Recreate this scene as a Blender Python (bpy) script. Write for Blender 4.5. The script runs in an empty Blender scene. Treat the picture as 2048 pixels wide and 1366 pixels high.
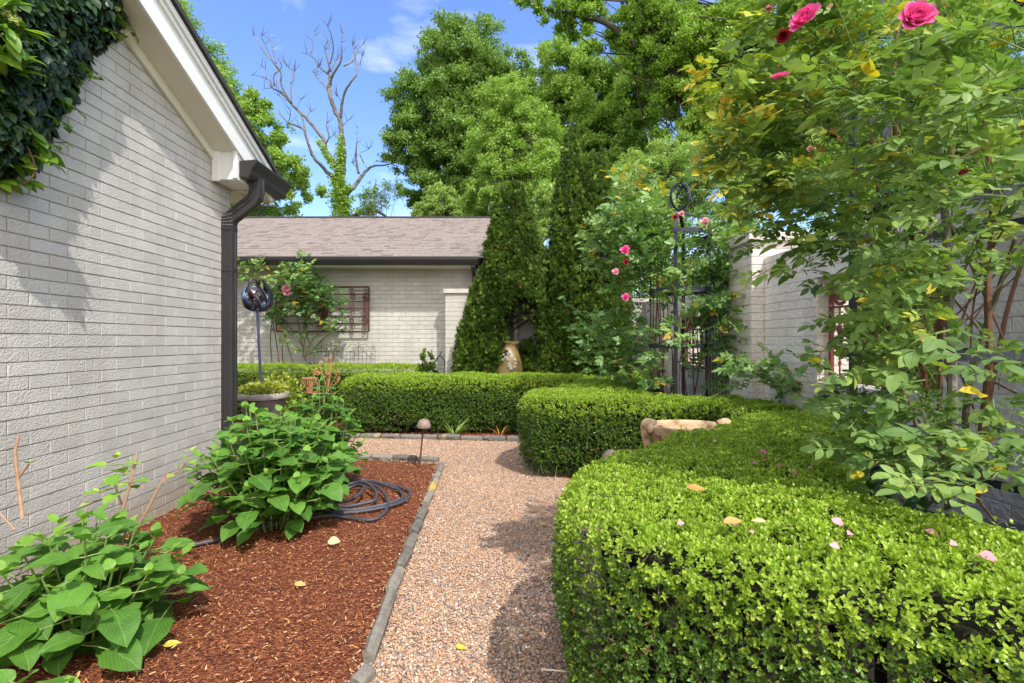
import bpy, math, random
import numpy as np
from mathutils import Vector, Matrix
random.seed(7)
RNG = np.random.default_rng(11)
SC = bpy.context.scene
COL = SC.collection

# ------------------------------------------------------------------ camera
F = 950.0; CX = 1010.0; CY = 682.0; H = 1.225          # photo pixels (2048 wide)
cam_d = bpy.data.cameras.new("camera"); cam = bpy.data.objects.new("camera", cam_d); COL.objects.link(cam)
cam_d.sensor_width = 36.0; cam_d.lens = 36.0 * F / 2048.0
cam_d.shift_x = (1024 - CX) / 2048.0; cam_d.shift_y = -(683 - CY) / 2048.0
cam_d.clip_start = 0.05; cam_d.clip_end = 2000
cam.location = (0, 0, H); cam.rotation_euler = (math.radians(90), 0, 0)
SC.camera = cam

# ------------------------------------------------------------------ light
SUNV = Vector((0.36, -0.60, 1.0)).normalized()
elev = math.asin(SUNV.z); azim = math.atan2(SUNV.x, SUNV.y)
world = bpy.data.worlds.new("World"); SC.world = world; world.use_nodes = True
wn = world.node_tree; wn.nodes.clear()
def wnode(t): return wn.nodes.new(t)
sky = wnode('ShaderNodeTexSky'); sky.sky_type = 'NISHITA'; sky.sun_disc = False
sky.sun_elevation = elev; sky.sun_rotation = azim
sky.air_density = 1.0; sky.dust_density = 0.6; sky.ozone_density = 2.2
hs = wnode('ShaderNodeHueSaturation'); hs.inputs['Saturation'].default_value = 1.16; hs.inputs['Hue'].default_value = 0.512; hs.inputs['Value'].default_value = 1.15
tc = wnode('ShaderNodeTexCoord'); mp = wnode('ShaderNodeMapping'); mp.inputs['Scale'].default_value = (1.0, 1.0, 3.2)
nz = wnode('ShaderNodeTexNoise'); nz.inputs['Scale'].default_value = 3.4; nz.inputs['Detail'].default_value = 7; nz.inputs['Roughness'].default_value = 0.55
nz.inputs['Distortion'].default_value = 0.3
cr = wnode('ShaderNodeValToRGB'); cr.color_ramp.elements[0].position = 0.54; cr.color_ramp.elements[1].position = 0.86
cr.color_ramp.elements[0].color = (0, 0, 0, 1); cr.color_ramp.elements[1].color = (0.45, 0.45, 0.45, 1)
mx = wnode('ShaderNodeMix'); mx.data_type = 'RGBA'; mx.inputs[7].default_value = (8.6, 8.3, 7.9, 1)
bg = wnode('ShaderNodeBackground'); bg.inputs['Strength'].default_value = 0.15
wo = wnode('ShaderNodeOutputWorld')
L = wn.links.new
L(sky.outputs[0], hs.inputs['Color']); L(tc.outputs['Generated'], mp.inputs[0]); L(mp.outputs[0], nz.inputs['Vector'])
L(nz.outputs[0], cr.inputs[0]); 
# unseen bright cloud added behind the camera for neutral fill light, thin wisps elsewhere
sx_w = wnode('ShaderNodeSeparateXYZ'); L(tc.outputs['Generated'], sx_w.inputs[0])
fill_cloud = wnode('ShaderNodeMapRange'); fill_cloud.interpolation_type = 'SMOOTHSTEP'; L(sx_w.outputs['Y'], fill_cloud.inputs[0]); fill_cloud.inputs[1].default_value = 0.12; fill_cloud.inputs[2].default_value = -0.35; fill_cloud.inputs[3].default_value = 0.0; fill_cloud.inputs[4].default_value = 0.92
mxm = wnode('ShaderNodeMath'); mxm.operation = 'MAXIMUM'; L(cr.outputs[0], mxm.inputs[0]); L(fill_cloud.outputs[0], mxm.inputs[1]); L(mxm.outputs[0], mx.inputs[0]); L(hs.outputs[0], mx.inputs[6]); L(mx.outputs[2], bg.inputs['Color']); L(bg.outputs[0], wo.inputs[0])
sd = bpy.data.lights.new("sun", 'SUN'); sd.energy = 2.45; sd.angle = math.radians(0.8); sd.color = (1.0, 0.95, 0.87)
sun = bpy.data.objects.new("sun", sd); COL.objects.link(sun); sun.rotation_euler = SUNV.to_track_quat('Z', 'Y').to_euler()
SC.view_settings.view_transform = 'Standard'; SC.view_settings.look = 'None'; SC.view_settings.gamma = 1
SC.view_settings.exposure = 1.06

# ------------------------------------------------------------------ helpers
def at(x, y, Y):
    return np.array([(x - CX) * Y / F, Y, H + (CY - y) * Y / F])
def onz(x, y, z=0.0):
    Y = (H - z) * F / (y - CY)
    return np.array([(x - CX) * Y / F, Y, z])
def nrm(a):
    a = np.asarray(a, float); n = np.linalg.norm(a, axis=-1, keepdims=True); n[n < 1e-9] = 1
    return a / n

def tag(o, label=None, cat=None, group=None, kind=None):
    if label: o['label'] = label
    if cat: o['category'] = cat
    if group: o['group'] = group
    if kind: o['kind'] = kind
    return o
def thing(name, label, cat, loc, group=None):
    o = bpy.data.objects.new(name, None); COL.objects.link(o); o.location = tuple(float(v) for v in loc)
    o.empty_display_size = 0.1
    return tag(o, label, cat, group)
def world_loc(o):
    l = Vector(o.location)
    return l if o.type == 'EMPTY' else Vector((0, 0, 0))
def link(name, me, m, parent=None):
    o = bpy.data.objects.new(name, me); COL.objects.link(o)
    if m is not None:
        for mm in (m if isinstance(m, (list, tuple)) else [m]): me.materials.append(mm)
    if parent is not None:
        o.parent = parent
        if parent.type == 'EMPTY': o.matrix_parent_inverse = Matrix.Translation(-Vector(parent.location))
    return o
def np_mesh(name, V, Fc, lf=None, smooth=True):
    """V (n,3); Fc list of int arrays (m,k)"""
    me = bpy.data.meshes.new(name)
    V = np.asarray(V, np.float32)
    me.vertices.add(len(V)); me.vertices.foreach_set('co', V.ravel())
    Fc = [np.asarray(f, np.int32) for f in Fc if len(f)]
    loops = np.concatenate([f.ravel() for f in Fc]); tot = np.concatenate([np.full(len(f), f.shape[1], np.int32) for f in Fc])
    st = np.concatenate([[0], np.cumsum(tot)[:-1]]).astype(np.int32)
    me.loops.add(len(loops)); me.loops.foreach_set('vertex_index', loops)
    me.polygons.add(len(tot)); me.polygons.foreach_set('loop_start', st)
    me.update(calc_edges=True)
    if smooth: me.polygons.foreach_set('use_smooth', np.ones(len(tot), bool))
    if lf is not None:
        a = me.attributes.new('lf', 'FLOAT_VECTOR', 'POINT'); a.data.foreach_set('vector', np.asarray(lf, np.float32).ravel())
    return me

class G:
    def __init__(s): s.v = []; s.f = []; s.r = []; s.pc = []
    def add(s, vs, fs, r=None):
        b = len(s.v); s.pc.append((b, len(s.f))); s.v += [tuple(map(float, p)) for p in vs]; s.f += [tuple(i + b for i in f) for f in fs]
        r = random.random() if r is None else r
        s.r += [r] * len(vs); return s
    def box(s, x0, x1, y0, y1, z0, z1, r=None):
        vs = [(x0,y0,z0),(x1,y0,z0),(x1,y1,z0),(x0,y1,z0),(x0,y0,z1),(x1,y0,z1),(x1,y1,z1),(x0,y1,z1)]
        return s.add(vs, [(0,3,2,1),(4,5,6,7),(0,1,5,4),(1,2,6,5),(2,3,7,6),(3,0,4,7)], r)
    def prism(s, poly, axis, a0, a1, r=None):
        """poly: 2D points; axis 'x' -> (y,z), 'z' -> (x,y), 'y' -> (x,z)"""
        def P(p, a): return {'x': (a, p[0], p[1]), 'y': (p[0], a, p[1]), 'z': (p[0], p[1], a)}[axis]
        n = len(poly); vs = [P(p, a0) for p in poly] + [P(p, a1) for p in poly]
        fs = [tuple(range(n))[::-1], tuple(range(n, 2*n))] + [(i, (i+1) % n, n+(i+1) % n, n+i) for i in range(n)]
        return s.add(vs, fs, r)
    def tube(s, pts, rad, seg=8, flat=None, cap=True, r=None, up=(0, 0, 1)):
        """flat=(w,t) makes a flat bar: rad ignored"""
        pts = [Vector([float(c) for c in p]) for p in pts]; n = len(pts)
        if not hasattr(rad, '__len__'): rad = [rad] * n
        vs = []; prev = None
        for i, p in enumerate(pts):
            t = (pts[min(i+1, n-1)] - pts[max(i-1, 0)]).normalized()
            if prev is None:
                u = Vector(up); u = (u - t * u.dot(t))
                if u.length < 1e-3: u = Vector((1, 0.01, 0)); u = u - t * u.dot(t)
                u.normalize()
            else:
                u = prev - t * prev.dot(t)
                if u.length < 1e-4: u = Vector(up) - t * t.dot(Vector(up))
                u.normalize()
            prev = u; w = t.cross(u)
            if flat:
                a, b = flat[0]/2, flat[1]/2
                vs += [p + u*a + w*b, p - u*a + w*b, p - u*a - w*b, p + u*a - w*b]
            else:
                for k in range(seg):
                    an = 2*math.pi*k/seg; vs.append(p + (u*math.cos(an) + w*math.sin(an)) * rad[i])
        k = 4 if flat else seg
        fs = [(i*k+j, i*k+(j+1) % k, (i+1)*k+(j+1) % k, (i+1)*k+j) for i in range(n-1) for j in range(k)]
        if cap: fs += [tuple(range(k))[::-1], tuple((n-1)*k + j for j in range(k))]
        return s.add(vs, fs, r)
    def lathe(s, prof, c=(0,0,0), seg=24, sx=1, sy=1, r=None, wob=None):
        vs = []
        for (rr, z) in prof:
            for k in range(seg):
                a = 2*math.pi*k/seg; q = 1 if wob is None else wob(a, z)
                vs.append((c[0]+rr*q*sx*math.cos(a), c[1]+rr*q*sy*math.sin(a), c[2]+z))
        n = len(prof)
        fs = [(i*seg+j, i*seg+(j+1) % seg, (i+1)*seg+(j+1) % seg, (i+1)*seg+j) for i in range(n-1) for j in range(seg)]
        fs += [tuple(range(seg))[::-1], tuple((n-1)*seg+j for j in range(seg))]
        return s.add(vs, fs, r)
    def blob(s, c, r3, seg=10, rings=7, noise=0.12, r=None):
        vs = []; ph = random.random()*9
        for i in range(rings+1):
            th = math.pi*i/rings
            for k in range(seg):
                a = 2*math.pi*k/seg
                q = 1 + noise*math.sin(3*a+ph+2*th)*math.sin(th) + noise*0.6*math.sin(5*a-ph*2+4*th)*math.sin(th)
                vs.append((c[0]+r3[0]*q*math.sin(th)*math.cos(a), c[1]+r3[1]*q*math.sin(th)*math.sin(a), c[2]+r3[2]*math.cos(th)))
        fs = [(i*seg+j, (i+1)*seg+j, (i+1)*seg+(j+1) % seg, i*seg+(j+1) % seg) for i in range(rings) for j in range(seg)]
        return s.add(vs, fs, r)
    def parts(s, name, m, parent=None, smooth=False, many=None):
        """each piece an object of its own; past 60 of them one mesh"""
        if len(s.pc) > 60:
            o = s.build(many or name, m, parent, smooth); o['kind'] = 'stuff'; return o
        for i, (b, f) in enumerate(s.pc):
            b2, f2 = s.pc[i+1] if i+1 < len(s.pc) else (len(s.v), len(s.f))
            g = G(); g.add(s.v[b:b2], [tuple(k-b for k in q) for q in s.f[f:f2]], s.r[b]); g.build(name, m, parent, smooth)
    def build(s, name, m, parent=None, smooth=False, bevel=0, angle=0.7):
        me = bpy.data.meshes.new(name); me.from_pydata(s.v, [], s.f); me.update()
        a = me.attributes.new('lf', 'FLOAT_VECTOR', 'POINT')
        a.data.foreach_set('vector', np.array([(0, 0, r) for r in s.r], np.float32).ravel())
        if smooth: me.polygons.foreach_set('use_smooth', np.ones(len(me.polygons), bool))
        if smooth and angle:
            try: me.set_sharp_from_angle(angle=angle)
            except Exception: pass
        o = link(name, me, m, parent)
        if bevel:
            b = o.modifiers.new('bevel', 'BEVEL'); b.width = bevel; b.segments = 2; b.limit_method = 'ANGLE'
        return o

# leaf templates --------------------------------------------------------
def tmpl_leaf(rows=5, width=0.5, fold=0.12, droop=0.18, peak=0.42, across=3, wave=0.0):
    V = []; A = []; Fq = []
    for i in range(rows+1):
        t = i/rows
        w = (math.sin(math.pi * t**(math.log(0.5)/math.log(peak))))**0.8 * width/2 if 0 < t < 1 else 0.0
        if i == 0: w = 0.012
        if i == rows: w = 0.006
        z = -droop*t*t
        for j in range(across):
            q = -1 + 2*j/(across-1)
            V.append((t, q*w, z + abs(q)*fold*w*2 + wave*math.sin(t*14+j*2)*w)); A.append((t, abs(q)*w*2, 0))
    for i in range(rows):
        for j in range(across-1):
            a = i*across+j; Fq.append((a, a+across, a+across+1, a+1))
    return np.array(V, float), [np.array(Fq)], np.array(A, float)
def tmpl_small(width=0.55, fold=0.12):
    w = width/2
    V = [(0,0,0),(.4,w,fold*.5),(.4,0,0),(.4,-w,fold*.5),(.78,w*.8,fold*.3),(.78,0,-.03),(.78,-w*.8,fold*.3),(1,0,-.08)]
    Fq = [(0,2,1,1)]
    T = [(0,2,1),(0,3,2),(4,5,7),(5,6,7)]; Q = [(1,2,5,4),(2,3,6,5)]
    A = [(v[0], abs(v[1])*2, 0) for v in V]
    return np.array(V, float), [np.array(T), np.array(Q)], np.array(A, float)
def tmpl_rhomb(width=0.5, fold=0.1):
    w = width/2
    V = [(0,0,0),(.45,w,fold),(1,0,-.05),(.45,-w,fold)]
    return np.array(V, float), [np.array([(0,3,2,1)])], np.array([(v[0], abs(v[1])*2, 0) for v in V], float)
def basis(D, N):
    X = nrm(D); N = np.asarray(N, float); Z = N - X*np.sum(X*N, -1, keepdims=True); Z = nrm(Z); Y = np.cross(Z, X)
    return X, Y, Z
def merge_templates(t, Ps, Ds, Ns, Ss):
    """several copies of template t -> one template"""
    V, Fs, A = t; n = len(Ps); X, Y, Z = basis(Ds, Ns)
    S = np.asarray(Ss, float)[:, None, None]
    W = np.asarray(Ps, float)[:, None, :] + S*(V[None,:,0:1]*X[:,None,:] + V[None,:,1:2]*Y[:,None,:] + V[None,:,2:3]*Z[:,None,:])
    F2 = [(f[None] + (np.arange(n)*len(V))[:,None,None]).reshape(-1, f.shape[1]) for f in Fs]
    return W.reshape(-1, 3), F2, np.tile(A, (n, 1))
def scatter(name, t, P, D, N, S, rnd, m, parent=None, smooth=True):
    V, Fs, A = t; P = np.asarray(P, float); n = len(P)
    X, Y, Z = basis(D, N); S = np.broadcast_to(np.asarray(S, float), (n,))[:, None, None]
    W = P[:, None, :] + S*(V[None,:,0:1]*X[:,None,:] + V[None,:,1:2]*Y[:,None,:] + V[None,:,2:3]*Z[:,None,:])
    F2 = [(f[None] + (np.arange(n)*len(V))[:,None,None]).reshape(-1, f.shape[1]) for f in Fs]
    lf = np.tile(A, (n, 1)); lf[:, 2] = np.repeat(np.broadcast_to(rnd, (n,)), len(V))
    if A[:, 2].any(): lf[:, 2] = np.clip(lf[:, 2] + np.tile(A[:, 2], n), 0, 1)
    return link(name, np_mesh(name, W.reshape(-1, 3), F2, lf, smooth), m, parent)
def rdir(n, up=0.0, rng=RNG):
    d = rng.normal(size=(n, 3)); d = nrm(d); d[:, 2] += up; return nrm(d)

# ------------------------------------------------------------------ materials
def mk(name):
    m = bpy.data.materials.new(name); m.use_nodes = True; nt = m.node_tree; nt.nodes.clear()
    return m, nt, nt.nodes.new, nt.links.new
def ramp(nt, stops, interp='LINEAR'):
    r = nt.nodes.new('ShaderNodeValToRGB'); r.color_ramp.interpolation = interp
    e = r.color_ramp.elements
    while len(e) < len(stops): e.new(0.5)
    for i, (p, c) in enumerate(stops):
        e[i].position = p; e[i].color = (*c, 1)
    return r
def leafmat(name, stops, rough=0.42, trans=0.35, veins=0.0, spec=0.4, tint=(1.15, 1.25, 0.5), vein_col=None, bumpy=0):
    m, nt, N, LK = mk(name)
    at_ = N('ShaderNodeAttribute'); at_.attribute_name = 'lf'
    sp = N('ShaderNodeSeparateXYZ'); LK(at_.outputs['Vector'], sp.inputs[0])
    r = ramp(nt, stops); LK(sp.outputs['Z'], r.inputs[0])
    col = r.outputs[0]
    nz = N('ShaderNodeTexNoise'); nz.inputs['Scale'].default_value = 18; nz.inputs['Detail'].default_value = 3
    gm = N('ShaderNodeNewGeometry'); LK(gm.outputs['Position'], nz.inputs['Vector'])
    mr = N('ShaderNodeMapRange'); mr.inputs[1].default_value = 0.3; mr.inputs[2].default_value = 0.7; mr.inputs[3].default_value = 0.82; mr.inputs[4].default_value = 1.18
    LK(nz.outputs[0], mr.inputs[0])
    mu = N('ShaderNodeVectorMath'); mu.operation = 'SCALE'; LK(col, mu.inputs[0]); LK(mr.outputs[0], mu.inputs['Scale']); col = mu.outputs[0]
    b = N('ShaderNodeBsdfPrincipled'); b.inputs['Roughness'].default_value = rough; b.inputs['Specular IOR Level'].default_value = spec
    if veins:
        # v-shaped side veins and a midrib
        m1 = N('ShaderNodeMath'); m1.operation = 'MULTIPLY_ADD'; LK(sp.outputs['Y'], m1.inputs[0]); m1.inputs[1].default_value = -0.8; LK(sp.outputs['X'], m1.inputs[2])
        m2 = N('ShaderNodeMath'); m2.operation = 'MULTIPLY'; LK(m1.outputs[0], m2.inputs[0]); m2.inputs[1].default_value = 52.0
        m3 = N('ShaderNodeMath'); m3.operation = 'SINE'; LK(m2.outputs[0], m3.inputs[0])
        v = N('ShaderNodeMapRange'); LK(m3.outputs[0], v.inputs[0]); v.inputs[1].default_value = 0.72; v.inputs[2].default_value = 1.0
        mid = N('ShaderNodeMapRange'); LK(sp.outputs['Y'], mid.inputs[0]); mid.inputs[1].default_value = 0.05; mid.inputs[2].default_value = 0.015
        mxx = N('ShaderNodeMath'); mxx.operation = 'MAXIMUM'; LK(v.outputs[0], mxx.inputs[0]); LK(mid.outputs[0], mxx.inputs[1])
        sc_ = N('ShaderNodeMath'); sc_.operation = 'MULTIPLY'; LK(mxx.outputs[0], sc_.inputs[0]); sc_.inputs[1].default_value = veins
        mc = N('ShaderNodeMix'); mc.data_type = 'RGBA'; LK(sc_.outputs[0], mc.inputs[0]); LK(col, mc.inputs[6]); mc.inputs[7].default_value = (*(vein_col or (0.25, 0.42, 0.09)), 1)
        col = mc.outputs[2]
        bp = N('ShaderNodeBump'); bp.inputs['Strength'].default_value = 0.5; bp.inputs['Distance'].default_value = 0.004; bp.invert = True
        LK(mxx.outputs[0], bp.inputs['Height']); LK(bp.outputs[0], b.inputs['Normal'])
    LK(col, b.inputs['Base Color'])
    t = N('ShaderNodeBsdfTranslucent'); tm = N('ShaderNodeVectorMath'); tm.operation = 'MULTIPLY'; LK(col, tm.inputs[0]); tm.inputs[1].default_value = tint
    LK(tm.outputs[0], t.inputs['Color'])
    ms = N('ShaderNodeMixShader'); ms.inputs[0].default_value = trans; LK(b.outputs[0], ms.inputs[1]); LK(t.outputs[0], ms.inputs[2])
    o = N('ShaderNodeOutputMaterial'); LK(ms.outputs[0], o.inputs[0]); return m
def solid(name, c1, c2=None, rough=0.6, metal=0.0, scale=8, bump=0.0, bscale=60, stops=None, spec=0.5, detail=5, obj=False, bdist=0.004, stretch=None):
    m, nt, N, LK = mk(name)
    gm = N('ShaderNodeNewGeometry')
    vec = gm.outputs['Position']
    if stretch:
        mpp = N('ShaderNodeMapping'); mpp.inputs['Scale'].default_value = stretch; LK(vec, mpp.inputs[0]); vec = mpp.outputs[0]
    nz = N('ShaderNodeTexNoise'); nz.inputs['Scale'].default_value = scale; nz.inputs['Detail'].default_value = detail; LK(vec, nz.inputs['Vector'])
    r = ramp(nt, stops or [(0.3, c1), (0.7, c2 or c1)]); LK(nz.outputs[0], r.inputs[0])
    b = N('ShaderNodeBsdfPrincipled'); b.inputs['Roughness'].default_value = rough; b.inputs['Metallic'].default_value = metal; b.inputs['Specular IOR Level'].default_value = spec
    LK(r.outputs[0], b.inputs['Base Color'])
    if bump:
        n2 = N('ShaderNodeTexNoise'); n2.inputs['Scale'].default_value = bscale; n2.inputs['Detail'].default_value = 6; LK(gm.outputs['Position'], n2.inputs['Vector'])
        bp = N('ShaderNodeBump'); bp.inputs['Strength'].default_value = bump; bp.inputs['Distance'].default_value = bdist
        LK(n2.outputs[0], bp.inputs['Height']); LK(bp.outputs[0], b.inputs['Normal'])
    o = N('ShaderNodeOutputMaterial'); LK(b.outputs[0], o.inputs[0]); return m
def attrmat(name, stops, rough=0.8, mixn=0.35, scale=60, bump=0.3, bscale=200, spec=0.3, bdist=0.002, stain=None, dirt=False):
    """colour from the piece's own random number, mottled with noise"""
    m, nt, N, LK = mk(name)
    a = N('ShaderNodeAttribute'); a.attribute_name = 'lf'; sp = N('ShaderNodeSeparateXYZ'); LK(a.outputs['Vector'], sp.inputs[0])
    r = ramp(nt, stops); LK(sp.outputs['Z'], r.inputs[0])
    gm = N('ShaderNodeNewGeometry'); nz = N('ShaderNodeTexNoise'); nz.inputs['Scale'].default_value = scale; nz.inputs['Detail'].default_value = 4; LK(gm.outputs['Position'], nz.inputs['Vector'])
    mr = N('ShaderNodeMapRange'); LK(nz.outputs[0], mr.inputs[0]); mr.inputs[1].default_value = 0.3; mr.inputs[2].default_value = 0.7; mr.inputs[3].default_value = 1-mixn; mr.inputs[4].default_value = 1+mixn
    mu = N('ShaderNodeVectorMath'); mu.operation = 'SCALE'; LK(r.outputs[0], mu.inputs[0]); LK(mr.outputs[0], mu.inputs['Scale'])
    col = mu.outputs[0]
    if stain:
        n3 = N('ShaderNodeTexNoise'); n3.inputs['Scale'].default_value = stain[0]; n3.inputs['Detail'].default_value = 5; LK(gm.outputs['Position'], n3.inputs['Vector'])
        r3 = ramp(nt, [(stain[1], (0,0,0)), (stain[1]+0.12, (1,1,1))]); LK(n3.outputs[0], r3.inputs[0])
        mc = N('ShaderNodeMix'); mc.data_type = 'RGBA'; LK(r3.outputs[0], mc.inputs[0]); LK(col, mc.inputs[6]); mc.inputs[7].default_value = (*stain[2], 1); col = mc.outputs[2]
    if dirt:   # soil splashed up on the lowest courses, a few rain streaks higher
        sz = N('ShaderNodeSeparateXYZ'); LK(gm.outputs['Position'], sz.inputs[0]); n4 = N('ShaderNodeTexNoise'); n4.inputs['Scale'].default_value = 6; n4.inputs['Detail'].default_value = 6; LK(gm.outputs['Position'], n4.inputs['Vector'])
        ad = N('ShaderNodeMath'); ad.operation = 'MULTIPLY_ADD'; LK(n4.outputs[0], ad.inputs[0]); ad.inputs[1].default_value = -0.35; LK(sz.outputs['Z'], ad.inputs[2])
        dm = N('ShaderNodeMapRange'); LK(ad.outputs[0], dm.inputs[0]); dm.inputs[1].default_value = -0.14; dm.inputs[2].default_value = 0.12; dm.inputs[3].default_value = 0.6; dm.inputs[4].default_value = 0.0
        md = N('ShaderNodeMix'); md.data_type = 'RGBA'; LK(dm.outputs[0], md.inputs[0]); LK(col, md.inputs[6]); md.inputs[7].default_value = (0.36, 0.27, 0.17, 1)
        mps = N('ShaderNodeMapping'); mps.inputs['Scale'].default_value = (5, 5, 0.5); LK(gm.outputs['Position'], mps.inputs[0]); n5 = N('ShaderNodeTexNoise'); n5.inputs['Scale'].default_value = 1.0; n5.inputs['Detail'].default_value = 6; LK(mps.outputs[0], n5.inputs['Vector'])
        d2 = N('ShaderNodeMapRange'); LK(n5.outputs[0], d2.inputs[0]); d2.inputs[1].default_value = 0.45; d2.inputs[2].default_value = 0.75; d2.inputs[3].default_value = 0.0; d2.inputs[4].default_value = 0.35
        m2 = N('ShaderNodeMix'); m2.data_type = 'RGBA'; LK(d2.outputs[0], m2.inputs[0]); LK(md.outputs[2], m2.inputs[6]); m2.inputs[7].default_value = (0.36, 0.33, 0.28, 1); col = m2.outputs[2]
    b = N('ShaderNodeBsdfPrincipled'); b.inputs['Roughness'].default_value = rough; b.inputs['Specular IOR Level'].default_value = spec
    LK(col, b.inputs['Base Color'])
    if bump:
        n2 = N('ShaderNodeTexNoise'); n2.inputs['Scale'].default_value = bscale; n2.inputs['Detail'].default_value = 4; LK(gm.outputs['Position'], n2.inputs['Vector'])
        bp = N('ShaderNodeBump'); bp.inputs['Strength'].default_value = bump; bp.inputs['Distance'].default_value = bdist
        LK(n2.outputs[0], bp.inputs['Height']); LK(bp.outputs[0], b.inputs['Normal'])
    o = N('ShaderNodeOutputMaterial'); LK(b.outputs[0], o.inputs[0]); return m

M = {}
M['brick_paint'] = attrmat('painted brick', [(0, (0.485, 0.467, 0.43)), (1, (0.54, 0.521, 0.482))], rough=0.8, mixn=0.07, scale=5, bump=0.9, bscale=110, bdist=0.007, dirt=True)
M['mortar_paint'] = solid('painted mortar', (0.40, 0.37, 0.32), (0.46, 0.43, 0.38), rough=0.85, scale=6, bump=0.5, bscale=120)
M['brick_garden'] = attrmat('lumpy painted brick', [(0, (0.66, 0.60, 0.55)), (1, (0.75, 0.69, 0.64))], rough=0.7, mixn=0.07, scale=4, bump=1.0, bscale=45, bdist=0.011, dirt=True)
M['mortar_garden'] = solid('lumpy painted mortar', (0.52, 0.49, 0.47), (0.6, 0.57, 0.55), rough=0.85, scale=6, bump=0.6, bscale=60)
M['cap'] = solid('stone cap', (0.42, 0.37, 0.34), (0.60, 0.55, 0.51), rough=0.85, scale=7, bump=0.5, bscale=80)
M['trim'] = solid('cream trim paint', (0.68, 0.66, 0.56), (0.72, 0.70, 0.60), rough=0.5, scale=3)
M['white'] = solid('white trim paint', (0.74, 0.74, 0.72), (0.80, 0.80, 0.78), rough=0.45, scale=3)
M['gutter'] = solid('dark bronze metal', (0.026, 0.024, 0.026), (0.036, 0.033, 0.036), rough=0.4, metal=0.0, scale=4, spec=0.5)
M['seal'] = solid('sealant seams', (0.35, 0.35, 0.37), rough=0.5)
M['shingle'] = attrmat('roof shingle', [(0, (0.15, 0.125, 0.112)), (0.35, (0.205, 0.172, 0.155)), (1, (0.24, 0.203, 0.185))], rough=0.95, mixn=0.25, scale=40, bump=0.6, bscale=300)
M['dark_shingle'] = solid('roof edge', (0.03, 0.03, 0.03), (0.05, 0.05, 0.05), rough=0.9, bump=0.5)
M['iron'] = solid('blue black iron', (0.016, 0.019, 0.032), (0.028, 0.033, 0.052), rough=0.42, scale=10, bump=0.2, bscale=150, spec=0.5)
M['rust'] = solid('rusty iron', (0.11, 0.03, 0.02), (0.20, 0.06, 0.04), rough=0.8, scale=30, bump=0.4, stops=[(0.3, (0.05, 0.025, 0.02)), (0.5, (0.10, 0.042, 0.032)), (0.75, (0.18, 0.08, 0.06))])
M['redpaint'] = solid('flaking red paint', (0.22, 0.03, 0.02), rough=0.6, scale=40, bump=0.4, stops=[(0.3, (0.10, 0.022, 0.015)), (0.6, (0.18, 0.04, 0.028)), (0.7, (0.38, 0.26, 0.22))])
M['copper'] = solid('orange rusted wire', (0.36, 0.14, 0.06), (0.58, 0.32, 0.17), rough=0.6, scale=25)
M['wire'] = solid('thin dark wire', (0.05, 0.04, 0.04), (0.09, 0.07, 0.06), rough=0.6)
M['bark_green'] = solid('rose cane', (0.05, 0.06, 0.02), (0.10, 0.08, 0.035), rough=0.7, scale=20)
M['bark_red'] = solid('old rose cane', (0.11, 0.045, 0.025), (0.17, 0.09, 0.05), rough=0.8, scale=30, bump=0.5)
M['bark_grey'] = solid('grey bark', (0.13, 0.11, 0.09), (0.26, 0.23, 0.20), rough=0.9, scale=10, bump=0.6, bscale=20, bdist=0.03)
M['bark_dead'] = solid('dead bark', (0.08, 0.072, 0.065), (0.21, 0.195, 0.18), rough=0.9, scale=1.5, bump=0.8, bscale=9, bdist=0.05)
M['bark_dark'] = solid('dark bark', (0.035, 0.028, 0.02), (0.08, 0.065, 0.05), rough=0.95, scale=6, bump=0.7, bscale=12, bdist=0.04)
M['twig'] = solid('dry cane', (0.30, 0.17, 0.10), (0.45, 0.30, 0.20), rough=0.8, scale=30)
M['stem_green'] = solid('green stem', (0.12, 0.20, 0.04), (0.2, 0.28, 0.07), rough=0.6)
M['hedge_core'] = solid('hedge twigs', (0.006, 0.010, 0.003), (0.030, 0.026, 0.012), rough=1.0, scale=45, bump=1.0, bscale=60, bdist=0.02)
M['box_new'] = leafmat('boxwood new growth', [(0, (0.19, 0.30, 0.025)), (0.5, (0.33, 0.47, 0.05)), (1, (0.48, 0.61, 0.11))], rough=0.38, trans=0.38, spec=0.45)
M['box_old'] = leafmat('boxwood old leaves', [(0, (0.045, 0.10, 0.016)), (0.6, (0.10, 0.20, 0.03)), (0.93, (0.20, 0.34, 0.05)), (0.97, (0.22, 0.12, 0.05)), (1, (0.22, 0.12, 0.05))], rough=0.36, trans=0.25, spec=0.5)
M['hydrangea'] = leafmat('hydrangea leaf', [(0, (0.055, 0.16, 0.02)), (0.5, (0.13, 0.30, 0.035)), (0.85, (0.24, 0.44, 0.05)), (1, (0.42, 0.58, 0.09))], rough=0.45, trans=0.3, veins=0.35, spec=0.5)
M['rose_leaf'] = leafmat('rose leaf', [(0, (0.055, 0.115, 0.035)), (0.30, (0.13, 0.24, 0.065)), (0.62, (0.27, 0.40, 0.11)), (0.76, (0.44, 0.50, 0.07)), (0.84, (0.55, 0.47, 0.06)), (0.92, (0.50, 0.22, 0.05)), (0.97, (0.62, 0.48, 0.03)), (1, (0.60, 0.47, 0.02))], rough=0.5, trans=0.32, veins=0.10, spec=0.3)
M['rose_leaf2'] = leafmat('climbing rose leaf', [(0, (0.05, 0.12, 0.03)), (0.5, (0.13, 0.25, 0.06)), (0.9, (0.25, 0.38, 0.10)), (0.96, (0.40, 0.20, 0.04)), (1, (0.5, 0.42, 0.03))], rough=0.4, trans=0.3)
M['ivy'] = leafmat('ivy leaf', [(0, (0.008, 0.022, 0.007)), (0.7, (0.018, 0.045, 0.012)), (1, (0.06, 0.12, 0.025))], rough=0.42, trans=0.12, spec=0.35)
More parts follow.
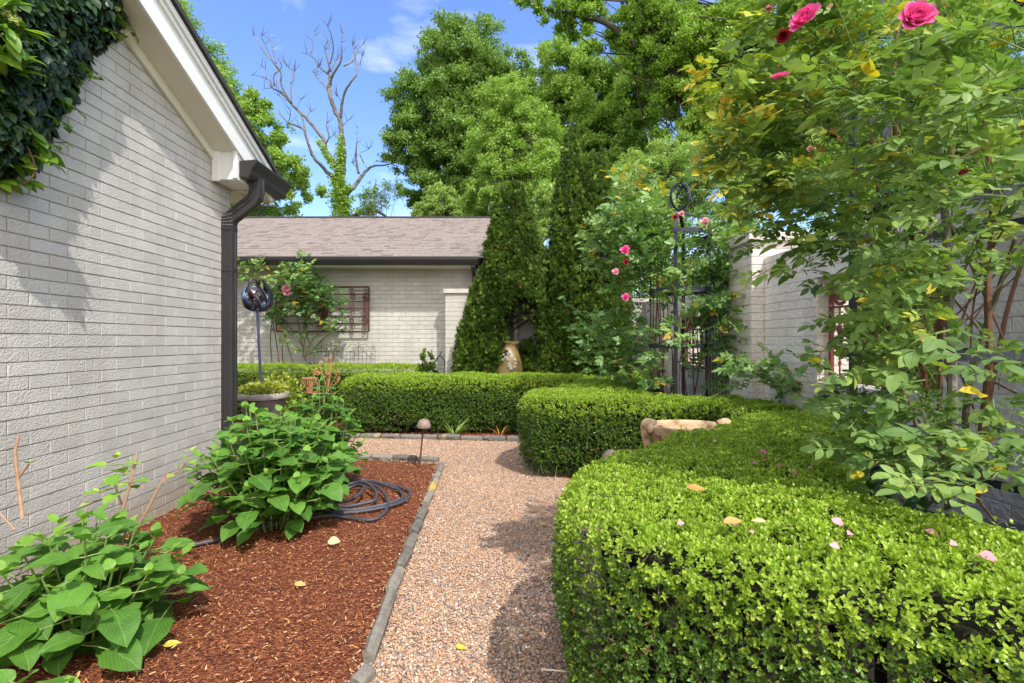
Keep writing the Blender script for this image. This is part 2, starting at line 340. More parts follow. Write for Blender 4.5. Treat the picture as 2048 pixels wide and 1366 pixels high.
M['vine'] = leafmat('bright vine leaf', [(0, (0.08, 0.20, 0.02)), (1, (0.22, 0.36, 0.04))], rough=0.38, trans=0.4)
M['arbor'] = leafmat('arborvitae spray', [(0, (0.028, 0.056, 0.012)), (0.5, (0.080, 0.145, 0.022)), (0.95, (0.20, 0.30, 0.045)), (0.99, (0.22, 0.12, 0.04)), (1, (0.22, 0.12, 0.04))], rough=0.6, trans=0.3, spec=0.25)
M['tree_a'] = leafmat('tree leaf a', [(0, (0.11, 0.21, 0.035)), (1, (0.25, 0.39, 0.075))], rough=0.45, trans=0.35)
M['tree_b'] = leafmat('tree leaf b', [(0, (0.17, 0.30, 0.04)), (1, (0.36, 0.51, 0.10))], rough=0.45, trans=0.4)
M['tree_c'] = leafmat('tree leaf c', [(0, (0.15, 0.27, 0.025)), (1, (0.33, 0.50, 0.06))], rough=0.45, trans=0.38)
M['tree_d'] = leafmat('tree leaf d', [(0, (0.20, 0.32, 0.06)), (1, (0.40, 0.52, 0.15))], rough=0.45, trans=0.38)
M['gold'] = leafmat('gold leaves', [(0, (0.15, 0.26, 0.03)), (0.5, (0.36, 0.42, 0.06)), (0.85, (0.52, 0.50, 0.12)), (1, (0.62, 0.60, 0.28))], rough=0.45, trans=0.35)
M['petal_hot'] = leafmat('hot pink petal', [(0, (0.70, 0.035, 0.24)), (1, (0.90, 0.20, 0.50))], rough=0.5, trans=0.3, spec=0.2, tint=(1.1, 0.8, 0.9))
M['petal_pale'] = leafmat('pale pink petal', [(0, (0.72, 0.22, 0.30)), (1, (0.85, 0.48, 0.55))], rough=0.5, trans=0.3, spec=0.2, tint=(1.05, 0.9, 0.9))
M['petal_dark'] = leafmat('dark red petal', [(0, (0.25, 0.01, 0.03)), (1, (0.40, 0.03, 0.07))], rough=0.5, trans=0.2, spec=0.2)
M['dry_leaf'] = leafmat('dry leaf', [(0, (0.45, 0.20, 0.05)), (1, (0.70, 0.42, 0.15))], rough=0.5, trans=0.2, tint=(1.1, 0.9, 0.6))
M['tan_leaf'] = leafmat('pale dry leaf', [(0, (0.55, 0.42, 0.22)), (1, (0.66, 0.54, 0.32))], rough=0.6, trans=0.2, tint=(1, 0.95, 0.7))
M['yel_leaf'] = leafmat('yellow fallen leaf', [(0, (0.62, 0.50, 0.05)), (1, (0.55, 0.60, 0.10))], rough=0.5, trans=0.3, tint=(1, 0.95, 0.5))
M['pebble'] = attrmat('gravel pebble', [(0, (0.14, 0.13, 0.14)), (0.12, (0.28, 0.25, 0.23)), (0.25, (0.40, 0.22, 0.11)), (0.45, (0.50, 0.32, 0.21)), (0.62, (0.57, 0.40, 0.28)), (0.75, (0.46, 0.24, 0.12)), (0.92, (0.58, 0.47, 0.36)), (1, (0.70, 0.63, 0.52))], rough=0.7, mixn=0.18, scale=150, bump=0.2, bscale=400)
M['chip'] = attrmat('bark chip', [(0, (0.10, 0.026, 0.018)), (0.30, (0.24, 0.068, 0.034)), (0.6, (0.42, 0.155, 0.058)), (0.85, (0.60, 0.31, 0.12)), (1, (0.72, 0.50, 0.28))], rough=0.8, mixn=0.3, scale=200, bump=0.4, bscale=500)
M['stone'] = attrmat('edging stone', [(0, (0.13, 0.12, 0.105)), (0.6, (0.22, 0.20, 0.17)), (1, (0.29, 0.265, 0.225))], rough=0.9, mixn=0.2, scale=30, bump=0.8, bscale=60, bdist=0.006, stain=(9, 0.60, (0.36, 0.30, 0.13)))
M['lichen'] = attrmat('lichen stone', [(0, (0.28, 0.25, 0.18)), (1, (0.32, 0.28, 0.2))], rough=0.9, mixn=0.2, scale=30, bump=0.8, bscale=60, bdist=0.006, stain=(14, 0.44, (0.50, 0.36, 0.08)))
M['hose'] = solid('hose rubber', (0.045, 0.042, 0.055), (0.075, 0.07, 0.088), rough=0.5, scale=20, bump=0.3, bscale=300)
M['bronze'] = solid('weathered bronze', (0.20, 0.14, 0.11), (0.30, 0.22, 0.18), rough=0.55, scale=25)
M['post'] = solid('rusty post', (0.09, 0.045, 0.03), (0.14, 0.08, 0.05), rough=0.7, scale=25)
M['urn'] = solid('weathered tan stone', (0.3, 0.2, 0.1), rough=0.85, scale=16, bump=0.6, bscale=70, stops=[(0.3, (0.24, 0.14, 0.08)), (0.5, (0.52, 0.36, 0.21)), (0.7, (0.62, 0.49, 0.33))], bdist=0.008)
M['jar'] = solid('glazed ochre clay', (0.2, 0.15, 0.05), rough=0.4, scale=7, bump=0.4, bscale=50, stops=[(0.3, (0.07, 0.065, 0.025)), (0.48, (0.18, 0.115, 0.035)), (0.7, (0.21, 0.145, 0.085))])
M['jar_orn'] = solid('grey clay ornament', (0.22, 0.2, 0.17), (0.42, 0.38, 0.32), rough=0.6, scale=40, bump=0.5)
M['pot'] = solid('grey brown pot', (0.10, 0.085, 0.075), (0.15, 0.13, 0.115), rough=0.6, scale=5)
M['pot_rim'] = solid('pale pot rim', (0.30, 0.27, 0.25), (0.44, 0.40, 0.38), rough=0.6, scale=12)
M['spin'] = solid('dark purple metal', (0.05, 0.03, 0.045), (0.09, 0.055, 0.07), rough=0.32, metal=0.6, scale=8)
M['spin2'] = solid('blue steel', (0.05, 0.12, 0.26), (0.25, 0.3, 0.4), rough=0.3, metal=0.7, scale=9)
M['spin3'] = solid('bright steel', (0.45, 0.47, 0.5), (0.6, 0.6, 0.62), rough=0.3, metal=0.8, scale=9)
M['pole_blue'] = solid('blue steel pole', (0.05, 0.055, 0.12), (0.09, 0.10, 0.22), rough=0.35, metal=0.3, scale=3)
M['soil'] = solid('soil', (0.05, 0.025, 0.015), (0.10, 0.045, 0.02), rough=1, scale=40, bump=0.8, bscale=80, bdist=0.01)
M['grass'] = solid('far ground', (0.05, 0.09, 0.02), (0.08, 0.12, 0.03), rough=1, scale=3)

# base sheets under chips and pebbles
def cell_mat(name, stops, scale, dist, rough=0.85, stretch=(1,1,1)):
    m, nt, N, LK = mk(name)
    gm = N('ShaderNodeNewGeometry'); mpp = N('ShaderNodeMapping'); mpp.inputs['Scale'].default_value = stretch; LK(gm.outputs['Position'], mpp.inputs[0])
    v = N('ShaderNodeTexVoronoi'); v.inputs['Scale'].default_value = scale; LK(mpp.outputs[0], v.inputs['Vector'])
    s = N('ShaderNodeSeparateColor'); LK(v.outputs['Color'], s.inputs[0]); r = ramp(nt, stops); LK(s.outputs[0], r.inputs[0])
    b = N('ShaderNodeBsdfPrincipled'); b.inputs['Roughness'].default_value = rough; b.inputs['Specular IOR Level'].default_value = 0.2; LK(r.outputs[0], b.inputs['Base Color'])
    bp = N('ShaderNodeBump'); bp.invert = True; bp.inputs['Strength'].default_value = 1.0; bp.inputs['Distance'].default_value = dist; LK(v.outputs['Distance'], bp.inputs['Height']); LK(bp.outputs[0], b.inputs['Normal'])
    o = N('ShaderNodeOutputMaterial'); LK(b.outputs[0], o.inputs[0]); return m
M['gravel_bed'] = cell_mat('gravel bed', [(0, (0.16, 0.13, 0.12)), (0.4, (0.34, 0.20, 0.14)), (0.7, (0.48, 0.32, 0.24)), (1, (0.55, 0.46, 0.38))], 75, 0.008)
M['mulch_bed'] = cell_mat('mulch bed', [(0, (0.05, 0.014, 0.010)), (0.5, (0.14, 0.038, 0.02)), (0.8, (0.25, 0.08, 0.03)), (1, (0.36, 0.15, 0.06))], 90, 0.006, stretch=(1, 2.2, 1))

# ------------------------------------------------------------------ setting
g = G(); g.box(-120, 120, -20, 220, -0.4, -0.004); tag(g.build('ground', M['grass']), kind='structure')
g = G(); g.add([(-6, -2, 0), (4, -2, 0), (4, 8, 0), (-6, 8, 0)], [(0, 1, 2, 3)]); tag(g.build('mulch', M['mulch_bed']), kind='structure')
GRAVEL = [(-0.50, 0.6), (0.9, 0.6), (0.9, 5.70), (0.2, 5.74), (-1.0, 5.86), (-1.9, 5.98), (-3.6, 6.1), (-3.6, 5.0), (-2.0, 4.92), (-1.3, 4.86), (-0.63, 4.72), (-0.575, 3.6), (-0.53, 2.4)]
g = G(); g.add([(x, y, 0.005) for x, y in GRAVEL], [tuple(range(len(GRAVEL)))]); tag(g.build('gravel_path', M['gravel_bed']), kind='structure')

def inpoly(px, py, poly):
    poly = np.asarray(poly); x1, y1 = poly[:, 0], poly[:, 1]; x2, y2 = np.roll(x1, -1), np.roll(y1, -1)
    c = np.zeros(len(px), bool)
    for a, b, cc, d in zip(x1, y1, x2, y2):
        hit = ((b > py) != (d > py)); xx = (cc-a)*(py-b)/((d-b) if d != b else 1e-9)+a
        c ^= hit & (px < xx)
    return c
def pdist(px, py, poly):
    """distance to the boundary and outward direction of the nearest edge"""
    poly = np.asarray(poly, float); n = len(poly)
    area = 0.5*sum(poly[i][0]*poly[(i+1) % n][1]-poly[(i+1) % n][0]*poly[i][1] for i in range(n))
    best = np.full(len(px), 1e9); nx = np.zeros(len(px)); ny = np.zeros(len(px))
    for i in range(n):
        a, b = poly[i], poly[(i+1) % n]; d = b-a; l2 = d@d
        t = np.clip(((px-a[0])*d[0]+(py-a[1])*d[1])/l2, 0, 1)
        qx = a[0]+t*d[0]; qy = a[1]+t*d[1]; dd = np.hypot(px-qx, py-qy)
        en = np.array([d[1], -d[0]])/math.sqrt(l2) * (1 if area > 0 else -1)
        k = dd < best; best[k] = dd[k]; nx[k] = en[0]; ny[k] = en[1]
    return best, nx, ny

# pebbles
ico = [(0,0,1)] + [(0.894*math.cos(2*math.pi*k/5), 0.894*math.sin(2*math.pi*k/5), 0.447) for k in range(5)] + [(0.894*math.cos(2*math.pi*(k+.5)/5), 0.894*math.sin(2*math.pi*(k+.5)/5), -0.447) for k in range(5)]
icof = [(0, 1+k, 1+(k+1) % 5) for k in range(5)] + [(1+k, 6+k, 1+(k+1) % 5) for k in range(5)] + [(6+k, 6+(k+1) % 5, 1+(k+1) % 5) for k in range(5)]
PEB = (np.array(ico)*np.array([1, 0.78, 0.62]), [np.array(icof)], np.zeros((11, 3)))
def gravel(n_per_m2, ylo, yhi, s0, s1):
    area = (0.9+3.6)*(yhi-ylo); n = int(area*n_per_m2)
    x = RNG.uniform(-3.6, 0.9, n); y = RNG.uniform(ylo, yhi, n)
    dd_, _, _ = pdist(x, y, GRAVEL); k = (inpoly(x, y, GRAVEL) | (dd_ < RNG.random(n)**2*0.07)) & (x < 0.35 + 0.25*(y > 3.2) + 0.6*(y > 4.6)) & (x > -1.2*y-0.4)
    return x[k], y[k]
xs, ys = [], []
for a in ((13000, 1.3, 3.0), (10500, 3.0, 4.6), (8000, 4.6, 6.1)):
    x, y = gravel(a[0], a[1], a[2], 0, 0); xs.append(x); ys.append(y)
x = np.concatenate(xs); y = np.concatenate(ys); n = len(x)
D = rdir(n); D[:, 2] *= 0.3; Nn = rdir(n); Nn[:, 2] = np.abs(Nn[:, 2])+0.7
s = RNG.uniform(0.0036, 0.0070, n)*np.where(RNG.random(n) > 0.93, 1.35, 1)
dd, _, _ = pdist(x, y, GRAVEL)
z = 0.006 + RNG.random(n)*0.007
tag(scatter('gravel', PEB, np.stack([x, y, z], 1), D, Nn, s, RNG.random(n), M['pebble']), 'pinkish tan pea gravel covering the garden path', 'gravel', kind='stuff')

# bark chips
CH = (np.array([(-.5,-.09,0),(.0,-.11,.05),(.5,-.05,0),(.5,.05,.02),(0,.11,.07),(-.5,.07,.01)], float), [np.array([(0,1,4,5),(1,2,3,4)])], np.zeros((6,3)))
n = 300000
x = RNG.uniform(-4.4, 2.6, n); y = 1.0 + 6.6*RNG.random(n)**1.15
k = ((x < -0.45) | (y > 5.5) | (x > 0.5)) & ~inpoly(x, y, GRAVEL) & (x > -1.12*y) & ~((x < -2.4) & (y < 4.15)) & (x < 1.15*y) & ~((x > 0.3) & (y < 3.0) & (RNG.random(n) > 0.15))
x, y = x[k], y[k]; n = len(x)
D = rdir(n); D[:, 2] *= 0.25; Nn = rdir(n); Nn[:, 2] = np.abs(Nn[:, 2])+1.2
hump = 0.012*np.sin(x*3+y*2)+0.012
z = np.clip(hump, 0, 1)*0 + 0.004 + RNG.random(n)*0.02
s = 0.005+0.016*RNG.random(n)**2.5
rr = np.clip(RNG.random(n)**1.1, 0, 1)
tag(scatter('bark_mulch', CH, np.stack([x, y, z], 1), D, Nn, s, rr, M['chip'], smooth=False), 'shredded red brown bark mulch covering the planting beds', 'mulch', kind='stuff')

# ------------------------------------------------------------------ brick walls
def brick_mesh(g, O, U, Nn, u0, u1, z0, z1, keep=None, C=0.07, Lb=0.212, depth=0.006, gap=0.0045, uoff=0.0, hgap=0.004):
    """bricks standing proud by depth of the plane through O, along U, facing Nn"""
    O = np.array(O, float); U = np.array(U, float); Nn = np.array(Nn, float); Z = np.array([0, 0, 1.0])
    flip = np.dot(np.cross(U, Z), Nn) < 0
    r0 = int(math.floor(z0/C)); r1 = int(math.ceil(z1/C))
    for r in range(r0, r1):
        off = uoff + (Lb/2 if r % 2 else 0)
        b0 = int(math.floor((u0-off)/Lb)); b1 = int(math.ceil((u1-off)/Lb))
        for b in range(b0, b1):
            a = max(u0, off+b*Lb+hgap/2); c = min(u1, off+(b+1)*Lb-hgap/2)
            lo = max(z0, r*C+gap/2); hi = min(z1, (r+1)*C-gap/2)
            if c-a < 0.01 or hi-lo < 0.01: continue
            for (aa, cc, ll, hh) in (keep(a, c, lo, hi) if keep else [(a, c, lo, hi)]):
                if cc-aa < 0.01: continue
                d = depth + random.uniform(-0.0012, 0.0012); i = 0.0022
                dz = random.uniform(-0.001, 0.001)
                P = []
                for dd, ii in ((0.0, 0.0), (d, i)):
                    for (uu, zz) in ((aa+ii, ll+ii*1.6), (cc-ii, ll+ii*1.6), (cc-ii, hh-ii*0.4), (aa+ii, hh-ii*0.4)):
                        P.append(O + U*uu + Z*(zz+(dz if dd else 0)) + Nn*dd)
                fs = [(4,5,6,7),(0,1,5,4),(1,2,6,5),(2,3,7,6),(3,0,4,7)]
                if flip: fs = [f[::-1] for f in fs]
                g.add(P, fs)

# ---- house on the left (gable wall in the plane x = -2.4)
WX = -2.4; YC = 4.145; RS = -0.457
def rake(Y): return 2.77 + RS*(Y-3.884)
house = thing('brick_house', 'grey painted brick house gable with white rake trim, at the left of the bed', 'house', (WX-1.5, 1.0, 0))
g = G(); g.prism([(-3.5, -0.3), (YC-0.006, -0.3), (YC-0.006, rake(YC)-0.02), (-3.5, rake(-3.5)-0.02)], 'x', WX-4.5, WX-0.003); g.build('wall_core', M['mortar_paint'], house)
g = G()
def kp(a, c, lo, hi): return [(a, c, lo, hi)] if lo < rake(c)+0.02 else []
brick_mesh(g, (WX, 0, 0), (0, 1, 0), (1, 0, 0), -3.4, YC, -0.07, 6.2, kp, C=0.0700, Lb=0.213, uoff=0.05, gap=0.0032, depth=0.0044)
brick_mesh(g, (0, YC-0.003, 0), (1, 0, 0), (0, 1, 0), -6.5, WX+0.006, -0.07, 2.66)
g.build('brick_face', M['brick_paint'], house)
# rake soffit, frieze, fascia, crown, shingle edge
FX = -2.19
def sl(g_, x0, x1, zo0, zo1, Ya=-3.5, Yb=4.30, r=None):
    """sloping bar under/along the rake between x0..x1, z offsets zo0..zo1 from the rake line"""
    vs = [(x0, Ya, rake(Ya)+zo0), (x1, Ya, rake(Ya)+zo0), (x1, Yb, rake(Yb)+zo0), (x0, Yb, rake(Yb)+zo0),
          (x0, Ya, rake(Ya)+zo1), (x1, Ya, rake(Ya)+zo1), (x1, Yb, rake(Yb)+zo1), (x0, Yb, rake(Yb)+zo1)]
    return g_.add(vs, [(0,3,2,1),(4,5,6,7),(0,1,5,4),(1,2,6,5),(2,3,7,6),(3,0,4,7)], r)
g = G(); sl(g, WX-0.02, FX-0.002, 0.0, 0.02, Yb=3.89); g.build('soffit', M['trim'], house)
g = G(); sl(g, WX+0.008, WX+0.030, -0.075, -0.001, Yb=3.878); g.build('frieze_board', M['trim'], house)
g = G(); sl(g, FX, FX+0.022, -0.012, 0.235, Yb=4.42); g.build('fascia', M['white'], house)
g = G(); sl(g, FX+0.022, FX+0.040, 0.150, 0.185, Yb=4.42); sl(g, FX+0.022, FX+0.058, 0.187, 0.232, Yb=4.45); g.build('crown_moulding', M['white'], house)
g = G()
sl(g, FX-0.1, FX+0.082, 0.238, 0.262, Yb=4.62); sl(g, FX-0.1, FX+0.074, 0.264, 0.290, Yb=4.62); g.build('shingle_edge', M['dark_shingle'], house)
g = G(); sl(g, WX-4.6, FX-0.102, 0.20, 0.29, Yb=4.62); g.build('roof', M['shingle'], house)
# cornice return
g = G(); g.box(WX+0.008, FX+0.003, 3.884, 4.52, 2.545, rake(3.95)+0.03); g.box(WX+0.008, WX+0.075, 3.868, 3.882, 2.53, 2.775)
g.box(FX-0.025, FX+0.008, 3.862, 3.882, 2.55, 2.80); g.build('cornice_return', M['white'], house, bevel=0.004)
g = G(); g.box(WX+0.04, FX-0.01, YC+0.02, 4.50, 2.529, 2.543)
for i in range(9): g.box(WX+0.05, FX-0.02, YC+0.03+i*0.05, YC+0.036+i*0.05, 2.524, 2.528)
g.box(-6.5, WX+0.03, YC+0.01, 4.50, 2.531, 2.545)
g.build('eave_soffit', M['trim'], house)
# K-style gutter along y
gp = [(FX+0.01, 2.705), (FX+0.01, 2.575), (FX+0.085, 2.572), (FX+0.10, 2.60), (FX+0.105, 2.635), (FX+0.135, 2.672), (FX+0.150, 2.70), (FX+0.150, 2.715), (FX+0.138, 2.715)]
g = G()
g.prism(gp, 'y', 3.90, 3.904); g.prism(gp, 'y', 4.53, 4.534)
out = gp[1:8]; inn = [(x-0.004 if x > FX+0.02 else x+0.003, z+0.004) for x, z in out]
for i in range(len(out)-1):
    a, b, c, d = out[i], out[i+1], inn[i+1], inn[i]
    g.prism([a, b, c, d], 'y', 3.904, 4.53)
g.box(FX+0.006, FX+0.010, 3.904, 4.53, 2.575, 2.705)
g.build('gutter', M['gutter'], house)
# downspout
def rect_tube(g_, pts, w, d, ribs=True):
    """rectangular pipe swept in the x-z plane"""
    pts = [Vector(p) for p in pts]; n = len(pts); vs = []
    prof = []
    for s_ in (1, -1):
        pass
    W, Dp = w/2, d/2
    prof = [(-W, -Dp), (-W*.62, -Dp), (-W*.55, -Dp+.006), (-W*.32, -Dp+.006), (-W*.25, -Dp), (W*.0, -Dp), (W*.07, -Dp+.006), (W*.3, -Dp+.006), (W*.37, -Dp), (W, -Dp), (W, -Dp*.3), (W-.005, -Dp*.2), (W-.005, Dp*.2), (W, Dp*.3), (W, Dp), (-W, Dp)]
    for i, p in enumerate(pts):
        t = (pts[min(i+1, n-1)]-pts[max(i-1, 0)]).normalized(); u = Vector((0, 1, 0)); a = u.cross(t).normalized()
        if i not in (0, n-1):
            t0 = (pts[i]-pts[i-1]).normalized(); t1 = (pts[i+1]-pts[i]).normalized(); k = 1/max(0.5, math.cos(t0.angle(t1)/2))
        else: k = 1
        for (q, w_) in prof: vs.append(p - a*q*k + u*w_)
    m_ = len(prof); fs = [(i*m_+j, i*m_+(j+1) % m_, (i+1)*m_+(j+1) % m_, (i+1)*m_+j) for i in range(n-1) for j in range(m_)]
    fs += [tuple(range(m_)), tuple((n-1)*m_+j for j in range(m_))[::-1]]
    g_.add(vs, fs)
DX, DY = -2.350, 4.045
dsp = G(); rect_tube(dsp, [(-2.112, DY, 2.60), (-2.112, DY, 2.50), (-2.122, DY, 2.455), (-2.148, DY, 2.415), (-2.315, DY, 2.285), (-2.343, DY, 2.25), (DX, DY, 2.21), (DX, DY, 0.03)], 0.100, 0.074)
dso = dsp.build('downspout', M['gutter'], house)
for z in (1.83, 2.18, 0.457):
    g = G(); g.box(DX-0.052, DX+0.052, DY-0.039, DY+0.039, z-0.014, z+0.014); g.build('strap', M['gutter'], dso)
g = G()
for q in range(4):
    z0, x0 = 2.215+q*0.020, 0
    g.tube([(DX-0.050-0.002*q, DY-0.040, z0-0.004), (DX+0.056-0.004*q, DY-0.040, z0+0.012*q-0.01)], 0.0016, 5)
g.parts('sealant_line', M['seal'], dso)

# ---- garage behind (wall plane y = 7.7)
GY = 7.70; GR = -0.50
gar = thing('garage', 'low grey painted brick outbuilding with a brown shingle roof across the back', 'building', (-4, 9.5, 0))
g = G(); g.box(-9.0, GR-0.004, GY+0.003, 13.0, -0.3, 2.40); g.build('wall_core', M['mortar_paint'], gar)
g = G(); brick_mesh(g, (0, GY, 0), (1, 0, 0), (0, -1, 0), -5.2, GR, 0.0, 2.38, C=0.0705, Lb=0.215, gap=0.003, depth=0.0038)
g.build('brick_face', M['brick_paint'], gar)
EY = 7.27
g = G(); g.box(-9, GR+0.02, EY+0.10, GY+0.002, 2.385, 2.40); g.build('soffit', M['trim'], gar)
g = G(); g.box(-9, GR+0.02, EY+0.075, EY+0.098, 2.375, 2.50); g.build('fascia', M['trim'], gar)
gk = [(EY+0.072, 2.395), (EY+0.01, 2.395), (EY-0.01, 2.43), (EY-0.03, 2.47), (EY-0.035, 2.515), (EY-0.025, 2.515), (EY+0.072, 2.50)]
g = G(); g.prism([(a, b) for a, b in gk], 'x', -9.0, GR+0.10); g.build('gutter', M['gutter'], gar)
g = G(); g.box(GR-0.03, GR+0.04, GY-0.09, GY-0.02, 0.02, 2.30); g.tube([(GR+0.005, EY+0.03, 2.40), (GR+0.005, GY-0.055, 2.29)], 0.035, 8); g.build('downspout', M['gutter'], gar)
# shingles as real overlapping tabs
RY = 10.43; RZ0 = 2.505; sl_ = 0.45
g = G(); g.prism([(EY+0.0, RZ0-0.03), (RY, RZ0+(RY-EY)*sl_-0.03), (2*RY-EY, RZ0-0.03)], 'x', -9.0, GR+0.22); g.build('roof_deck', M['dark_shingle'], gar)
g = G(); run = math.hypot(1, sl_); nrow = int((RY-EY)*run/0.118)
for r in range(nrow+1):
    y0 = EY-0.02 + r*0.118/run; y1 = y0+0.145/run
    if y1 > RY: y1 = RY
    x = -5.6 - random.random()*0.3
    while x < GR+0.22:
        w = random.choice((0.09, 0.12, 0.15, 0.19)); x2 = min(x+w, GR+0.23)
        up_ = random.choice((0.002, 0.002, 0.002, 0.0055))
        za = RZ0+(y0-EY)*sl_+0.006+up_; zb = RZ0+(y1-EY)*sl_-0.004+up_
        g.add([(x, y0, za), (x2-0.003, y0, za), (x2-0.003, y1, zb), (x, y1, zb), (x, y0, za-0.010), (x2-0.003, y0, za-0.010)], [(0,1,2,3), (4,5,1,0)], (0.55+0.45*random.random() if up_ < 0.005 else random.random()*0.6))
        x = x2
g.build('shingles', M['shingle'], gar)
g = G(); g.box(-9, GR+0.24, RY-0.06, RY+0.06, RZ0+(RY-EY)*sl_-0.01, RZ0+(RY-EY)*sl_+0.022); g.build('ridge_cap', M['dark_shingle'], gar)

# ---- garden walls
def pier(name, label, x0, x1, y0, y1, top, capz, over=0.045, faces='wsne', bm_='brick_garden'):
    t = thing(name, label, 'pier', ((x0+x1)/2, (y0+y1)/2, 0), 'brick wall piers')
    g = G(); g.box(x0+0.004, x1-0.004, y0+0.004, y1-0.004, -0.2, top); g.build('core', M['mortar_garden'], t)
    g = G()
    if 's' in faces: brick_mesh(g, (0, y0+0.004, 0), (1, 0, 0), (0, -1, 0), x0, x1, 0, top, depth=0.005, uoff=x0)
    if 'n' in faces: brick_mesh(g, (0, y1-0.004, 0), (1, 0, 0), (0, 1, 0), x0, x1, 0, top, depth=0.005, uoff=x0)
    if 'w' in faces: brick_mesh(g, (x0+0.004, 0, 0), (0, 1, 0), (-1, 0, 0), y0, y1, 0, top, depth=0.005, uoff=y0)
    if 'e' in faces: brick_mesh(g, (x1-0.004, 0, 0), (0, 1, 0), (1, 0, 0), y0, y1, 0, top, depth=0.005, uoff=y0)
    g.build('brick_face', M[bm_], t)
    g = G(); g.box(x0-over, x1+over, y0-over, y1+over, top+0.001, capz); g.build('cap', M['cap'], t, bevel=0.006)
    return t
pier('wall_pier', 'tall stone capped brick pier beside the thin iron gate', 2.15, 2.60, 4.14, 4.56, 2.09, 2.18)
pier('wall_pier', 'short pale capped pier standing against the end of the outbuilding', -0.93, -0.56, 7.40, 7.692, 1.965, 2.035, over=0.03, faces='sw', bm_='brick_paint')
def side_wall(name, label, y0, y1, top, op, xw=2.26, th=0.26):
    t = thing(name, label, 'wall', (xw+th/2, (y0+y1)/2, 0)); oy0, oy1, oz0, oz1 = op
    g = G()
    for (a, b, c, d) in ((y0, oy0, -0.2, top), (oy1, y1, -0.2, top), (oy0, oy1, -0.2, oz0), (oy0, oy1, oz1, top)):
        g.box(xw+0.004, xw+th-0.004, a, b, c, d)
    g.build('core', M['mortar_garden'], t)
    def keep(a, c, lo, hi):
        if hi <= oz0+0.02 or lo >= oz1-0.02: return [(a, c, lo, hi)]
        out = []
        if a < oy0: out.append((a, min(c, oy0), lo, hi))
        if c > oy1: out.append((max(a, oy1), c, lo, hi))
        return out
    g = G()
    brick_mesh(g, (xw+0.004, 0, 0), (0, 1, 0), (-1, 0, 0), y0, y1, 0, top, keep, depth=0.005)
    brick_mesh(g, (xw+th-0.004, 0, 0), (0, 1, 0), (1, 0, 0), y0, y1, 0, top, keep, depth=0.005)
    brick_mesh(g, (0, oy1-0.004+0.004, 0), (1, 0, 0), (0, -1, 0), xw, xw+th, oz0, oz1, depth=0.004, uoff=xw)
    brick_mesh(g, (0, oy0, 0), (1, 0, 0), (0, 1, 0), xw, xw+th, oz0, oz1, depth=0.004, uoff=xw)
    brick_mesh(g, (0, y0+0.004, 0), (1, 0, 0), (0, -1, 0), xw, xw+th, 0, top, depth=0.004, uoff=xw)
    g.build('brick_face', M['brick_garden'], t)
    g = G(); g.box(xw-0.02, xw+th+0.02, oy0+0.006, oy1-0.010, oz0-0.03, oz0+0.03); g.build('sill', M['cap'], t, bevel=0.005)
    return t
side_wall('garden_wall', 'pale painted brick wall with a grilled opening, running behind the near climbing rose', 0.2, 4.135, 1.95, (2.45, 3.446, 0.90, 1.70))
side_wall('garden_wall', 'far stretch of painted brick wall behind the slim obelisk', 4.565, 7.69, 1.85, (5.42, 6.15, 0.90, 1.60))
t = thing('garden_wall', 'shaded grey brick wall closing the garden behind the arborvitaes', 'wall', (1.0, 7.8, 0))
g = G(); g.box(-0.555, 2.52, GY+0.004, GY+0.25, -0.2, 1.85); g.build('core', M['mortar_garden'], t)
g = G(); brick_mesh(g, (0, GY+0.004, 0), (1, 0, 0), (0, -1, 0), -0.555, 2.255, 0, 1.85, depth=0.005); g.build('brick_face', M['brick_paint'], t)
g = G(); g.box(-0.555, 2.52, GY-0.02, GY+0.27, 1.852, 1.91); g.build('cap', M['cap'], t, bevel=0.005)

def spiral(c, r0, turns, start, ax1, ax2, n=26, r1=0.12):
    c = np.array(c, float); ax1 = np.array(ax1, float); ax2 = np.array(ax2, float); out = []
    for i in range(n):
        t = i/(n-1); a = start+turns*2*math.pi*t; r = r0*(1-t*(1-r1)); out.append(c+ax1*r*math.cos(a)+ax2*r*math.sin(a))
    return out
def red_grille(label, y0, y1, z0, z1, xg):
    t = thing('window_grille', label, 'grille', (xg, (y0+y1)/2, z0), 'red iron wall grilles')
    g = G(); g.box(xg-0.012, xg+0.012, y1-0.035, y1-0.01, z0, z1-0.02); g.box(xg-0.012, xg+0.012, y0+0.01, y0+0.035, z0, z1-0.02)
    g.box(xg-0.008, xg+0.008, y0+0.036, y1-0.036, z0+0.005, z0+0.03); g.build('frame', M['redpaint'], t)
    n = max(3, int((y1-y0)/0.105)); zt = z1-0.20
    for i in range(1, n):
        y = y0+(y1-y0)*i/n
        gb = G(); gb.lathe([(0.006, z0+0.031), (0.006, z0+0.12), (0.011, z0+0.125), (0.011, z0+0.14), (0.006, z0+0.15), (0.006, zt-0.20), (0.012, zt-0.19), (0.020, zt-0.16), (0.012, zt-0.12), (0.006, zt-0.11), (0.006, zt)], (xg, y, 0), 8)
        gb.build('baluster', M['redpaint'], t, smooth=True)
    gs = G(); m_ = (y0+y1)/2
    for s_ in (1, -1):
        yb = y1-0.035 if s_ > 0 else y0+0.035
        for k in range(2):
            yc = yb - s_*(0.075+k*0.17); r_ = 0.07 if k == 0 else 0.055
            gs.tube(spiral((xg, yc, zt+0.085), r_, 1.7, 0 if s_ < 0 else math.pi, (0, 1, 0), (0, 0, 1 if s_ > 0 else 1)), 0, flat=(0.012, 0.022), up=(1, 0, 0))
    gs.tube([(xg, y0+0.03, zt+0.004), (xg, y1-0.03, zt+0.004)], 0, flat=(0.014, 0.018)); gs.build('scroll', M['redpaint'], t)
    return t
red_grille('flaking red iron grille with scrolls in the wall opening behind the near rose', 2.46, 3.436, 0.935, 1.66, 2.345)
